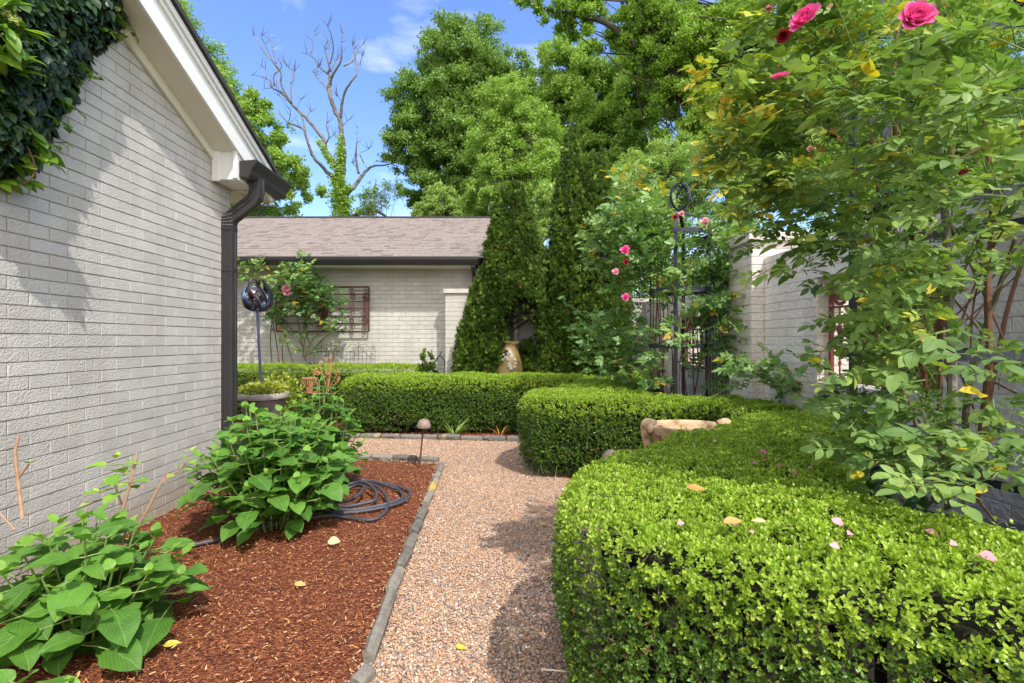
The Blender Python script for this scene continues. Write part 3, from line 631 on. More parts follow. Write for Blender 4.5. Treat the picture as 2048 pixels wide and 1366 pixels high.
red_grille('small distant red iron grille seen through the slim obelisk', 5.43, 6.14, 0.935, 1.56, 2.345)

# thin iron gate between pier and far wall
t = thing('iron_gate', 'thin black iron gate panel of plain bars standing against the wall beside the tall pier', 'gate', (2.215, 4.9, 0))
g = G(); g.box(2.205, 2.225, 4.60, 4.625, 0.03, 1.62); g.box(2.205, 2.225, 5.205, 5.23, 0.03, 1.62)
g.box(2.205, 2.225, 4.626, 5.204, 0.12, 0.145); g.box(2.205, 2.225, 4.626, 5.204, 1.50, 1.525); g.build('frame', M['iron'], t)
for i in range(7):
    y = 4.69+i*0.073; gb = G(); gb.tube([(2.215, y, 0.146), (2.215, y, 1.499)], 0.006, 6); gb.build('bar', M['iron'], t)

# ------------------------------------------------------------------ obelisks (trellises)
def ring_pts(cx, cy, z, r, n=40): return [(cx+r*math.cos(2*math.pi*i/n), cy+r*math.sin(2*math.pi*i/n), z) for i in range(n+1)]
def obelisk(label, cx, cy, R, top, fr, legw=0.028, ang=0.25, nleg=4, spread=0.0):
    t = thing('obelisk', label, 'trellis', (cx, cy, 0), 'iron rose obelisks')
    for z in (0.60, 1.175, 1.725, 2.285):
        rr = R*(1+spread*(1.2-z))
        g = G(); g.tube(ring_pts(cx, cy, z, rr), 0, flat=(0.036, 0.007), cap=False); g.build('ring', M['iron'], t)
    for k in range(nleg):
        a = ang+2*math.pi*k/nleg; c, s_ = math.cos(a), math.sin(a)
        g = G()
        pts = [(cx+c*(R*(1+spread*(1.2-z))-0.010), cy+s_*(R*(1+spread*(1.2-z))-0.010), z) for z in (0.0, 0.6, 1.2, 1.72, 2.29)]
        for q in range(1, 8):
            th = q/8*math.pi/2; pts.append((cx+c*(R-0.01)*math.cos(th), cy+s_*(R-0.01)*math.cos(th), 2.29+(top-2.29)*math.sin(th)))
        pts.append((cx+c*0.012, cy+s_*0.012, top))
        g.tube(pts, 0, flat=(legw*0.3, legw), up=(c, s_, 0)); g.build('leg', M['iron'], t)
    # finial: open ball of hoops
    g = G(); g.lathe([(0.03, 0), (0.03, 0.02), (0.012, 0.03), (0.012, 0.05)], (cx, cy, top-0.01), 12); g.build('finial_base', M['iron'], t)
    for k in range(2):
        a = 0.5+math.pi/2*k; g = G(); g.tube([(cx+fr*math.cos(q)*math.cos(a), cy+fr*math.cos(q)*math.sin(a), top+0.04+fr*1.12+fr*1.12*math.sin(q)) for q in np.linspace(0, 2*math.pi, 32)], 0, flat=(0.006, 0.026), cap=False, up=(math.cos(a), math.sin(a), 0))
        g.build('finial_hoop', M['iron'], t)
    return t
NX, NY, NR = 1.80, 1.93, 0.37
FXo, FYo, FR = 1.765, 4.80, 0.295
obelisk('tall blue black iron obelisk inside the big near rose', NX, NY, NR, 2.75, 0.13, 0.040, ang=-1.676, nleg=4)
obelisk('slim black iron obelisk topped by a hoop ball, at the far rose', FXo, FYo, FR, 2.50, 0.125, 0.034, ang=-2.05, nleg=4)

# ------------------------------------------------------------------ clipped box hedges
def sprig_tmpl(base, pairs=3, leaf=0.42, seed=1, spread=0.9):
    r = np.random.default_rng(seed); P, D, Nn, S = [], [], [], []
    for k in range(pairs):
        h = 0.15+0.75*k/max(1, pairs-1); a0 = k*math.pi/2+r.uniform(-.3, .3)
        for s_ in (0, math.pi):
            a = a0+s_+r.uniform(-.2, .2); el = 0.75-0.2*k*0 + (0.35 if k == pairs-1 else 0)
            d = np.array([el+r.uniform(-.15, .15), math.cos(a)*spread, math.sin(a)*spread]); P.append((h, 0, 0)); D.append(d)
            Nn.append(np.array([0.9, -math.cos(a)*0.6, -math.sin(a)*0.6])); S.append(leaf*r.uniform(.8, 1.15)*(1 if k else .9))
    P.append((0.95, 0, 0)); D.append((1, .15, .1)); Nn.append((0, 0, 1)); S.append(leaf*0.85)
    V, Fs, A = merge_templates(base, P, D, Nn, S)
    A = A.copy(); per = len(base[0]); jit = r.uniform(-.12, .12, len(P))
    A[:, 2] = np.repeat(jit, per)
    # little stem
    b = len(V); sv = np.array([(0,.012,0),(0,-.012,0),(1,-.006,0),(1,.006,0)]); V = np.vstack([V, sv]); A = np.vstack([A, np.zeros((4, 3))])
    Fs = Fs + [np.array([(b, b+1, b+2, b+3)])]
    return V, Fs, A
SM = tmpl_small(0.52, 0.10); RH = tmpl_rhomb(0.5, 0.1)
SP_NEAR = [sprig_tmpl(SM, 3, 0.46, s) for s in (1, 2, 3)]
SP_FAR = [sprig_tmpl(RH, 3, 0.5, s) for s in (4, 5)]

def hnoise(x, y, z=0):
    return 0.5*np.sin(x*7.1+1.3*np.sin(y*5.3))+0.3*np.sin(y*11.7+x*4.1+z*9)+0.25*np.sin(z*13.3+x*9.1)
def hedge(label, poly, Ht, dens, sz, tm, rnd=0.10, bulge=0.025, front_only=True, taper=0.05, gapz=0.10, name='box_hedge', parts=True):
    poly = [tuple(p) for p in poly]; P_ = np.array(poly, float); c = P_.mean(0)
    root = thing(name, label, 'hedge', (c[0], c[1], 0), 'clipped box hedges')
    # core: inset prism with a grid top
    x0, y0 = P_.min(0); x1, y1 = P_.max(0)
    area = 0.5*abs(sum(P_[i][0]*P_[(i+1) % len(P_)][1]-P_[(i+1) % len(P_)][0]*P_[i][1] for i in range(len(P_))))
    st = 0.04; gx = np.arange(x0, x1+st, st); gy = np.arange(y0, y1+st, st)
    XX, YY = np.meshgrid(gx, gy, indexing='ij'); px, py = XX.ravel(), YY.ravel()
    dd, _, _ = pdist(px, py, poly); ins = inpoly(px, py, poly) & (dd > 0.145)
    insg = ins.reshape(XX.shape)
    V = []; Fc = []; idx = {}
    def vert(i, j, z):
        k = (i, j, z)
        if k not in idx: idx[k] = len(V); V.append((gx[i]+0.012*math.sin(i*3.3+j), gy[j]+0.012*math.sin(j*2.7+i*1.3), z+0.012*math.sin(i*2+j*3)))
        return idx[k]
    zt = Ht-0.12; zb = gapz; zs = [zb, (zb+zt)/2, zt]
    for i in range(insg.shape[0]-1):
        for j in range(insg.shape[1]-1):
            if insg[i, j] and insg[i+1, j] and insg[i, j+1] and insg[i+1, j+1]:
                Fc.append((vert(i, j, zt), vert(i+1, j, zt), vert(i+1, j+1, zt), vert(i, j+1, zt)))
                for (di, dj, e0, e1) in ((-1, 0, (i, j), (i, j+1)), (1, 0, (i+1, j), (i+1, j+1)), (0, -1, (i, j), (i+1, j)), (0, 1, (i, j+1), (i+1, j+1))):
                    a, b = i+di, j+dj
                    full = 0 <= a < insg.shape[0]-1 and 0 <= b < insg.shape[1]-1 and insg[a, b] and insg[a+1, b] and insg[a, b+1] and insg[a+1, b+1]
                    if not full:
                        for q in range(2): Fc.append((vert(*e0, zs[q]), vert(*e1, zs[q]), vert(*e1, zs[q+1]), vert(*e0, zs[q+1])))
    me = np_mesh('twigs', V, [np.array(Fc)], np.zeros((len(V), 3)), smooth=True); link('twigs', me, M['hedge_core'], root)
    # stems at the foot
    g = G(); k = 0
    while k < int(area*13):
        x = random.uniform(x0, x1); y = random.uniform(y0, y1)
        if inpoly(np.array([x]), np.array([y]), poly)[0] and pdist(np.array([x]), np.array([y]), poly)[0][0] > 0.13:
            k += 1; g.tube([(x, y, 0), (x+random.uniform(-.04, .04), y+random.uniform(-.04, .04), gapz*0.7), (x+random.uniform(-.05, .05), y+random.uniform(-.05, .05), gapz+0.12)], [0.009, 0.007, 0.006], 5)
    g.parts('stem', M['bark_grey'], root)
    STK = (np.array([(0, .02, 0), (0, -.02, 0), (.5, -.012, .05), (.5, .012, .05), (1, 0, 0)], float), [np.array([(0, 1, 2, 3)]), np.array([(3, 2, 4)])], np.zeros((5, 3)))
    # top samples
    n = int(area*dens*1.35); px = RNG.uniform(x0, x1, n*3); py = RNG.uniform(y0, y1, n*3); k = inpoly(px, py, poly); px, py = px[k][:n], py[k][:n]
    d, nx, ny = pdist(px, py, poly); t = np.clip(d/rnd, 0, 1)
    drop = rnd*(1-np.sqrt(np.clip(1-(1-t)**2, 0, 1))); z = Ht-drop+0.020*hnoise(px, py)+0.012*np.sin(px*23+py*19)*np.sin(px*17-py*27)+np.where(RNG.random(len(px)) < .02, RNG.random(len(px))*.035, 0)
    nxy = (1-t); nz_ = np.sqrt(np.clip(1-nxy**2, 0.02, 1))
    N_ = np.stack([nx*nxy, ny*nxy, nz_], 1)
    Pt = np.stack([px, py, z], 1)
    # side samples
    per = [(poly[i], poly[(i+1) % len(poly)]) for i in range(len(poly))]; Ps, Ns, Dp = [], [], []
    sgn = 1 if 0.5*sum(P_[i][0]*P_[(i+1) % len(P_)][1]-P_[(i+1) % len(P_)][0]*P_[i][1] for i in range(len(P_))) > 0 else -1
    for a, b in per:
        a = np.array(a); b = np.array(b); e = b-a; l = np.linalg.norm(e); en = np.array([e[1], -e[0]])/l*sgn
        mid = (a+b)/2; facing = np.dot(en, -mid) > -0.15
        m_ = int(l*(Ht-gapz*0.6)*dens*(1.3 if facing else 0.3)); tt = RNG.random(m_); zz = gapz*0.5+RNG.random(m_)*(Ht-rnd*0.6-gapz*0.5)
        p = a+tt[:, None]*e; 
        hn = hnoise(p[:, 0]*1.2, p[:, 1]*1.2, zz)
        # bare patches low down, where the twigs show through
        patch = (np.sin(p[:, 0]*6+zz*9+2)+np.sin(p[:, 1]*7.7-zz*11)+np.sin((p[:, 0]-p[:, 1])*4.1+zz*5)) 
        kk = RNG.random(m_) > np.clip((patch-1.3)*0.8, 0, 0.65)*np.clip(1.2-zz/Ht, 0, 1)
        p, zz, hn = p[kk], zz[kk], hn[kk]
        off = bulge*hn - taper*(1-zz/Ht)**2 - np.where(zz < gapz*1.6, 0.04, 0) - RNG.random(len(zz))**1.5*0.06
        q = p+en*off[:, None]
        Ps.append(np.stack([q[:, 0], q[:, 1], zz], 1)); Ns.append(np.tile([en[0], en[1], 0.28], (len(zz), 1)))
    Ps = np.vstack(Ps); Ns = np.vstack(Ns)
    q_ = RNG.random(len(Ps)) < .16; tp = Ps[q_]; tn = nrm(Ns[q_]+RNG.normal(size=(q_.sum(), 3))*.5+np.array([0, 0, .4])); tl = RNG.uniform(.08, .17, len(tp))
    scatter('inner_twig', STK, tp-tn*tl[:, None]*1.05, tn, rdir(len(tp)), tl, RNG.random(len(tp)), M['bark_grey'], root)['kind'] = 'stuff'
    def emit(nm, P, N_, lo, hi, ups, tms, rndf, m):
        n = len(P); D = nrm(N_ + RNG.normal(size=(n, 3))*0.42 + np.array([0, 0, ups])); Nn = rdir(n)
        s = sz*RNG.uniform(lo, hi, n); P = P - D*s[:, None]*0.75
        pick = RNG.integers(0, len(tms), n); r_ = rndf(n, P)
        # merge template groups in one mesh
        Vs, Fs, Ls, base = [], [], [], 0
        for q, tm_ in enumerate(tms):
            k = pick == q; V, FF, A = tm_; X, Y, Z = basis(D[k], Nn[k]); S = s[k][:, None, None]; m2 = k.sum()
            W = P[k][:, None]+S*(V[None, :, 0:1]*X[:, None]+V[None, :, 1:2]*Y[:, None]+V[None, :, 2:3]*Z[:, None])
            Vs.append(W.reshape(-1, 3))
            for f in FF: Fs.append((f[None]+(np.arange(m2)*len(V))[:, None, None]).reshape(-1, f.shape[1])+base)
            lf = np.tile(A, (m2, 1)); lf[:, 2] = np.clip(lf[:, 2]+np.repeat(r_[k], len(V)), 0, 1); Ls.append(lf); base += m2*len(V)
        return link(nm, np_mesh(nm, np.vstack(Vs), Fs, np.vstack(Ls)), m, root)
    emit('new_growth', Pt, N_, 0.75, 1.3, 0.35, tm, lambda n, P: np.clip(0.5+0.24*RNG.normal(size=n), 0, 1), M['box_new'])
    hi = Ps[:, 2] > Ht*0.55+0.12*hnoise(Ps[:, 0], Ps[:, 1])
    # fresh shoots fade out down the side, older leaves fill the rest
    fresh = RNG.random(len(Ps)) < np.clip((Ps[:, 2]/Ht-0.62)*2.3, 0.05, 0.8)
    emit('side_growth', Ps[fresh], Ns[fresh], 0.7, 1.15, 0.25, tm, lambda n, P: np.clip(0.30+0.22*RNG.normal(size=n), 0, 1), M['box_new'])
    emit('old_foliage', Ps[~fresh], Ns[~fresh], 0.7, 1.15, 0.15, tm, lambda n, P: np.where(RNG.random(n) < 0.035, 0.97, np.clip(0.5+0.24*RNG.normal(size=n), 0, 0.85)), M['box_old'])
    return root
P4 = [(0.18, 1.62), (0.17, 1.38), (0.30, 1.18), (0.70, 0.96), (1.0, 0.84), (1.55, 0.70), (2.1, 0.95), (2.05, 1.18), (1.44, 1.27), (1.22, 1.58), (1.60, 2.15), (1.98, 2.62), (2.24, 2.85), (2.24, 3.40), (1.72, 3.40), (1.42, 3.03), (0.72, 2.42), (0.30, 1.97)]
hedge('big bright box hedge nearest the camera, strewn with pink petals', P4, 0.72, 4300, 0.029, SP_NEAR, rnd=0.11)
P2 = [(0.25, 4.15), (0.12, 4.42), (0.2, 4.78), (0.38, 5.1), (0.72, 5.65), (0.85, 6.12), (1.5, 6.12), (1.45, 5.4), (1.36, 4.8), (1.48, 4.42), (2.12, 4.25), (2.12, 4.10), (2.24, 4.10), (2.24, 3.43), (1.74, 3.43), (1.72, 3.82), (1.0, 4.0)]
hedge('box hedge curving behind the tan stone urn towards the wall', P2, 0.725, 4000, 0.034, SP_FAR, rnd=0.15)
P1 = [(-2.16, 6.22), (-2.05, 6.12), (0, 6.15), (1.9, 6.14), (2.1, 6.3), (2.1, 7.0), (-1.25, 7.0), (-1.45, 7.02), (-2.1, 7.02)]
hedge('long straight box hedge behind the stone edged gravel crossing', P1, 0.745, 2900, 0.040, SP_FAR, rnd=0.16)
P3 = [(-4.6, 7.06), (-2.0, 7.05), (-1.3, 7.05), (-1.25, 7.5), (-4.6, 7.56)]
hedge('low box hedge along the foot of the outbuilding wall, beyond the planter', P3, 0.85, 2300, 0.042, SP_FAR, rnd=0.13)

# ------------------------------------------------------------------ edging stones
def stone(name, label, a, b, w, h, group, m=None):
    """a rough block lying from a to b (x,y)"""
    a = np.array(a, float); b = np.array(b, float); e = b-a; l = np.linalg.norm(e); e /= l; nn = np.array([-e[1], e[0]])
    bm = G(); nx = 7; ring = []
    V = []
    for i in range(nx):
        t = -1+2*i/(nx-1); k = (1-abs(t)**9*0.16)
        for j in range(8):
            an = 2*math.pi*(j+.5)/8; ca, sa = math.cos(an), math.sin(an)
            q = 1/max(abs(ca), abs(sa))**1.0
            ww = w/2*k*q*ca*(1+random.uniform(-.12, .12)); hh = h/2*k*q*sa*(1+random.uniform(-.10, .10))
            p = a+e*(l/2*(t+1))*1.0+nn*ww+e*random.uniform(-.004, .004); V.append((p[0], p[1], max(-0.02, h*0.42+hh)))
    Fs = [(i*8+j, i*8+(j+1) % 8, (i+1)*8+(j+1) % 8, (i+1)*8+j) for i in range(nx-1) for j in range(8)] + [tuple(range(8))[::-1], tuple((nx-1)*8+j for j in range(8))]
    bm.add(V, Fs, random.random()); o = bm.build(name, m or M['stone'], None, smooth=True, angle=0.55)
    tag(o, label, 'stone', group); return o
# main run from the near bottom up to the corner of the bed, photo points along its middle
run = [(700, 1400), (739, 1338), (775, 1228), (798, 1140), (813, 1082), (828, 1040), (846, 990), (860, 968), (868, 940), (876, 926)]
segs = [((716, 1372), (739, 1342)), ((743, 1322), (783, 1192)), ((785, 1186), (800, 1143)), ((802, 1138), (816, 1106)), ((818, 1100), (827, 1074)), ((829, 1069), (838, 1048)), ((840, 1042), (850, 1019)), ((852, 1012), (862, 990)), ((863, 987), (872, 962)), ((873, 958), (877, 949)), ((879, 946), (884, 929))]
labs = ['rough grey edging stone nearest the camera, cut by the bottom of the picture', 'longest rounded edging stone, a lichen spotted bar beside the near gravel',
 'second smallest near edging stone just past the long rounded one', 'edging stone with a chipped top beside a pale pebble', 'squat brown grey edging stone halfway along the path',
 'thin edging stone level with the front loop of the hose', 'light grey edging stone level with the middle of the hose coil', 'smooth egg ended edging stone beside the back of the hose coil',
 'edging stone with an orange yellow lichen face near the corner of the bed', 'small bluish edging stone between the yellow one and the corner', 'corner edging stone at the turn of the mulch bed']
for i, ((p, q), lb) in enumerate(zip(segs, labs)):
    zc = 0.02; a = onz(*p, zc); b = onz(*q, zc)
    stone('edging_stone', lb, a[:2]+np.array([-0.01, 0]), b[:2], 0.050+0.014*random.random(), 0.052+0.02*random.random(), 'edging stones along the path', M['lichen'] if i == 8 else None)
def row(pts, n, lab, grp, w=0.07, h=0.07, gap=0.02, rev=False):
    pts = [np.array(p, float) for p in pts]; L_ = [0]
    for i in range(len(pts)-1): L_.append(L_[-1]+np.linalg.norm(pts[i+1]-pts[i]))
    def ev(s):
        for i in range(len(pts)-1):
            if s <= L_[i+1] or i == len(pts)-2: t = (s-L_[i])/(L_[i+1]-L_[i]); return pts[i]+(pts[i+1]-pts[i])*t
    cuts = np.linspace(0, L_[-1], n+1); cuts[1:-1] += np.array([random.uniform(-.05, .05) for _ in range(n-1)])
    words = ['first', 'second', 'third', 'fourth', 'fifth', 'sixth', 'seventh', 'eighth', 'ninth', 'tenth']
    for i in range(n): stone('edging_stone', lab % words[i if not rev else n-1-i], ev(cuts[i]+gap/2), ev(cuts[i+1]-gap/2), w*random.uniform(.85, 1.15), h*random.uniform(.85, 1.15), grp)
row([(-0.66, 4.77), (-1.05, 4.84), (-1.35, 4.88), (-2.1, 4.94)], 6, '%s grey edging stone left of the bed corner, in the row behind the hose', 'edging stones behind the hose', w=0.06)
row([(-2.3, 6.02), (-1.6, 5.97), (-1.0, 5.90), (0.22, 5.77)], 10, '%s flat edging stone from the right in the far row below the long hedge', 'edging stones below the far hedge', w=0.09, h=0.075, rev=True)

# ------------------------------------------------------------------ path lights
def path_light(label, x, y, top, lean=0.0):
    t = thing('path_light', label, 'garden light', (x, y, 0), 'mushroom path lights')
    g = G(); g.tube([(x, y, -0.02), (x+lean*0.5, y, top*0.5), (x+lean, y, top-0.02)], 0.0085, 8); g.build('post', M['post'], t, smooth=True)
    g = G(); r = 0.068; prof = [(0.012, -0.045), (0.03, -0.048), (r*0.98, -0.036), (r, -0.026), (r*0.96, -0.008), (r*0.85, 0.013), (r*0.66, 0.030), (r*0.4, 0.041), (0.004, 0.046)]
    g.lathe([(a, z) for a, z in prof], (x+lean, y, top-0.046), 24); g.build('cap', M['bronze'], t, smooth=True, angle=0.8)
p = onz(839, 937)
path_light('mushroom path light on a rusty stake at the corner of the mulch bed', p[0], p[1], 0.478, 0.042)
path_light('path light showing only its domed cap above the near hedge', 0.735, 3.28, 0.475)

# ------------------------------------------------------------------ garden hose
def smooth_path(pts, k=8):
    pts = [np.array(p, float) for p in pts]; out = []
    for i in range(len(pts)-1):
        p0 = pts[max(i-1, 0)]; p1 = pts[i]; p2 = pts[i+1]; p3 = pts[min(i+2, len(pts)-1)]
        for j in range(k):
            t = j/k; out.append(0.5*((2*p1)+(-p0+p2)*t+(2*p0-5*p1+4*p2-p3)*t*t+(-p0+3*p1-3*p2+p3)*t**3))
    out.append(pts[-1]); return out
hp = [(375, 1092, .015), (405, 1086, .015), (440, 1078, .015), (500, 1060, .015), (600, 1040, .015), (660, 1031, .015), (700, 1036, .015), (740, 1040, .015), (765, 1030, .02), (776, 1008, .03), (770, 988, .05), (752, 972, .06), (728, 966, .04), (690, 965, .02), (640, 975, .02), (630, 1000, .02), (660, 1016, .02), (700, 1020, .02), (745, 1014, .02), (790, 1003, .03), (806, 994, .03), (797, 980, .02), (775, 972, .03), (740, 962, .03), (700, 960, .05), (670, 966, .05), (650, 985, .03), (655, 1008, .03), (690, 1013, .04), (725, 1007, .05), (750, 1000, .06), (752, 985, .07), (742, 972, .08), (724, 964, .08), (700, 968, .06), (675, 985, .05), (665, 1003, .05), (700, 1000, .06), (722, 985, .08), (728, 974, .09), (715, 970, .07), (690, 980, .04), (640, 1005, .02), (660, 1025, .015), (720, 1023, .015), (780, 1012, .02), (812, 1000, .02), (819, 990, .015), (815, 980, .015), (790, 972, .015), (750, 964, .015), (712, 961, .015), (680, 963, .02), (640, 968, .015)]
g = G(); g.tube(smooth_path([onz(a, b, z+0.004) for a, b, z in hp], 7), 0.0130, 9)
hose = g.build('garden_hose', M['hose'], None, smooth=True, angle=0); tag(hose, 'dark grey hose heaped in loose loops on the mulch', 'hose')

# ------------------------------------------------------------------ hydrangeas
HL = tmpl_leaf(8, 0.76, 0.09, 0.30, peak=0.42, across=5, wave=0.10)
HLs = tmpl_leaf(6, 0.60, 0.12, 0.22, peak=0.42, across=3, wave=0.10)
def hydrangea(label, c, rx, ry, h, nst, leaf, seed, canes=(), shoots=(), group='hydrangeas in the mulch bed', low=0.25):
    r = np.random.default_rng(seed); root = thing('hydrangea', label, 'shrub', (c[0], c[1], 0), group)
    gs = G(); P, D, N_, S, R_ = [], [], [], [], []
    def whorl(p, ax, s, rr, levels=3, gap=0.075):
        a0 = r.uniform(0, math.pi)
        for k in range(levels):
            for q in (0, math.pi):
                a = a0+k*math.pi/2+q+r.uniform(-.25, .25)
                out = np.array([math.cos(a), math.sin(a), 0]); el = (1.1, 0.3, -0.10, -0.25)[min(k, 3)]+r.uniform(-.12, .12)
                d = nrm(out + np.array([0, 0, el])+np.array(ax)*0.3*(k == 0)); n = nrm(np.array([0, -.12, 1.0])-out*el*0.9+r.normal(size=3)*0.13)
                sz = s*(0.42, 0.9, 1.08, 1.0)[min(k, 3)]*r.uniform(.68, 1.18)
                b = np.array(p)-np.array(ax)*k*gap+out*(0.015+0.02*k)
                gs.tube([np.array(p)-np.array(ax)*k*gap, b+d*0.01], [0.003, 0.002], 4)
                P.append(b); D.append(d); N_.append(n); S.append(sz); R_.append(np.clip(rr+(0.2 if k == 0 else 0)-0.08*k+r.uniform(-.2, .2), 0, 1))
    for i in range(nst):
        t = (i+0.5)/nst; rad = math.sqrt(t); a = i*2.39996+seed
        ex, ey = c[0]+rx*rad*math.cos(a), c[1]+ry*rad*math.sin(a)
        ez = h*(1-0.55*rad**2.2)*r.uniform(.86, 1.06); bx, by = c[0]+rx*0.35*rad*math.cos(a), c[1]+ry*0.35*rad*math.sin(a)
        ax = nrm(np.array([(ex-c[0])*0.9, (ey-c[1])*0.9, 0.9]))
        gs.tube([(bx, by, 0), (bx+(ex-bx)*0.45, by+(ey-by)*0.45, ez*0.5), (ex, ey, ez)], [0.006, 0.005, 0.0035], 5)
        whorl((ex, ey, ez), ax, leaf, 0.42, 3)
        if ez > 0.3:
            whorl((bx+(ex-bx)*0.62, by+(ey-by)*0.62, ez*0.62), ax, leaf*0.9, 0.22, 3)
    for (pts, rad_) in canes:
        g2 = G(); g2.tube(pts, [rad_, rad_*0.85, rad_*0.7][:len(pts)] + [rad_*0.6]*(len(pts)-3), 7); g2.build('old_cane', M['twig'], root, smooth=True)
    for (p, s, lv) in shoots:
        whorl(p, (0, 0, 1), s, 0.92, lv, 0.035)
    gs.parts('stem', M['stem_green'], root)
    scatter('foliage', HL if leaf > 0.1 else HLs, P, D, N_, S, np.array(R_), M['hydrangea'], root)
    return root
hydrangea('leafy hydrangea in front of the hose coil, beside the downspout', (-1.56, 3.20), 0.48, 0.48, 0.80, 66, 0.138, 3)
# pieces of the back of the same bed: a taller one behind it
hydrangea('hydrangea behind the middle one, reaching towards the grey planter', (-1.50, 3.92), 0.33, 0.34, 0.87, 28, 0.132, 9)
cn = [([at(45, 1035, 1.95), at(30, 905, 1.98), at(38, 868, 1.98)], 0.008), ([at(34, 960, 1.97), at(58, 928, 1.97)], 0.005), ([at(0, 1027, 1.9), at(30, 1060, 1.9)], 0.004),
      ([at(240, 1040, 2.3), at(262, 960, 2.32), at(275, 905, 2.34)], 0.008), ([at(244, 1010, 2.31), at(228, 965, 2.3)], 0.005),
      ([at(278, 1050, 2.3), at(322, 968, 2.32), at(338, 943, 2.33)], 0.007), ([at(325, 965, 2.32), at(360, 940, 2.33), at(376, 915, 2.34)], 0.0045)]
sh = [(at(232, 915, 2.3), 0.085, 3), (at(250, 950, 2.3), 0.07, 3), (at(215, 965, 2.28), 0.09, 2), (at(374, 905, 2.34), 0.07, 2), (at(362, 932, 2.34), 0.05, 2), (at(200, 985, 2.25), 0.08, 2), (at(60, 925, 1.97), 0.03, 1)]
hydrangea('nearest large hydrangea with bare old canes sticking up by the brick wall', (-1.72, 1.96), 0.36, 0.34, 0.50, 34, 0.140, 5, cn, sh)
hydrangea('young hydrangea shoot at the bottom left edge, lowest in view', (-1.36, 1.28), 0.16, 0.16, 0.30, 6, 0.14, 8)

# ------------------------------------------------------------------ ivy and bright vine on the house wall
IV = tmpl_leaf(4, 0.85, 0.10, 0.15, peak=0.35)
root = thing('ivy', 'dark ivy hanging in a thick mass high on the house gable', 'climbing plant', (WX+0.1, 2.4, 2.6))
def wall_pt(x, y, off):
    X = WX+off; Y = X*F/(x-CX); return np.array([X, Y, H+(CY-y)*Y/F])
IVP = [(-60, -60), (268, -60), (262, 10), (252, 45), (232, 60), (205, 92), (182, 95), (168, 130), (152, 155), (140, 205), (112, 215), (98, 262), (82, 300), (62, 330), (35, 340), (0, 350), (-60, 350)]
n = 11000; x = RNG.uniform(-60, 290, n*3); y = RNG.uniform(-60, 370, n*3); k = inpoly(x, y, IVP); x, y = x[k][:n], y[k][:n]
dd, _, _ = pdist(x, y, IVP); thick = 0.03+np.clip(dd/60, 0, 1)*0.20
P = np.array([wall_pt(a, b, t*random.random()**0.5) for a, b, t in zip(x, y, thick)])
m_ = len(P); D = nrm(np.stack([RNG.normal(size=m_)*.35+.15, RNG.normal(size=m_)*.5, -0.8+RNG.normal(size=m_)*.35], 1)); N_ = nrm(np.stack([0.9+RNG.normal(size=m_)*.3, RNG.normal(size=m_)*.4, 0.5+RNG.normal(size=m_)*.3], 1))
scatter('foliage', IV, P, D, N_, RNG.uniform(.034, .062, m_), RNG.random(m_), M['ivy'], root)
g = G()
for q in range(26):
    a = wall_pt(random.uniform(-40, 150), random.uniform(-40, 40), 0.04); b = a+np.array([random.uniform(0, .06), random.uniform(-.15, .1), -random.uniform(.15, .3)])
    g.tube([a, (a+b)/2+np.array([0.03, 0, 0.04]), b], 0.004, 5)
# strands straying past the edge
Q, QD, QN, QS = [], [], [], []
for (x0_, y0_, x1_, y1_) in ((95, 150, 200, 160), (110, 190, 170, 235), (60, 300, 130, 285), (200, 60, 250, 70), (150, 120, 195, 150), (90, 230, 150, 265), (230, 20, 272, 72)):
    a, b = wall_pt(x0_, y0_, .15), wall_pt(x1_, y1_, .09); g.tube([a, (a+b)/2+np.array([0, 0, .02]), b], 0.0025, 5)
    for t in np.linspace(0, 1, 10):
        Q.append(a+(b-a)*t); QD.append(nrm((b-a)*3+RNG.normal(size=3)*.5)); QN.append(nrm(np.array([.6, -.3, 1])+RNG.normal(size=3)*.3)); QS.append(random.uniform(.03, .055))
g.parts('stem', M['bark_dark'], root)
scatter('stray_leaves', IV, Q, QD, QN, QS, RNG.random(len(Q)), M['vine'], root)
root = thing('vine', 'bright sunlit vine sprays with a curled red stem in front of the ivy', 'climbing plant', (WX+0.35, 1.9, 2.4))
VL = tmpl_leaf(6, 0.5, 0.12, 0.25, across=3)
g = G(); Q, QD, QN, QS = [], [], [], []
sprs = [((-60, 150, 1.62), (30, 75, 1.7), (45, 60, 1.7)), ((-60, 60, 1.6), (0, 50, 1.62), (30, 90, 1.65)), ((-60, 130, 1.7), (20, 150, 1.75), (35, 130, 1.75)), ((-60, 170, 1.7), (0, 180, 1.75), (40, 215, 1.8)), ((-60, 190, 1.75), (20, 230, 1.8), (70, 270, 1.85)), ((-60, 220, 1.75), (30, 250, 1.85), (85, 300, 1.9)), ((-60, 250, 1.75), (30, 300, 1.85), (92, 318, 1.9)), ((-40, 360, 1.8), (10, 362, 1.85), (55, 365, 1.9)), ((-60, 300, 1.7), (0, 320, 1.8), (50, 330, 1.85)), ((-60, 90, 1.6), (-10, 110, 1.65), (30, 110, 1.7)), ((-60, 30, 1.6), (-10, 20, 1.62), (15, 5, 1.65))]
for a, b, c in sprs:
    a, b, c = [(q[0], q[1], q[2]*1.2) for q in (a, b, c)]
    pts = smooth_path([at(*a), at(*b), at(*c)], 5); g.tube(pts, 0.003, 5)
    for i in range(3, len(pts)):
        for s_ in (-1, 1):
            t = nrm(pts[i]-pts[i-1]); side = np.cross(t, [0, 0, 1])*s_
            Q.append(pts[i]); QD.append(nrm(t*0.7+side*0.9+np.array([0, 0, -.15])+RNG.normal(size=3)*.2)); QN.append(nrm(np.array([.1, -.4, 1])+RNG.normal(size=3)*.25)); QS.append(random.uniform(.055, .11))
g.parts('stem', M['stem_green'], root)
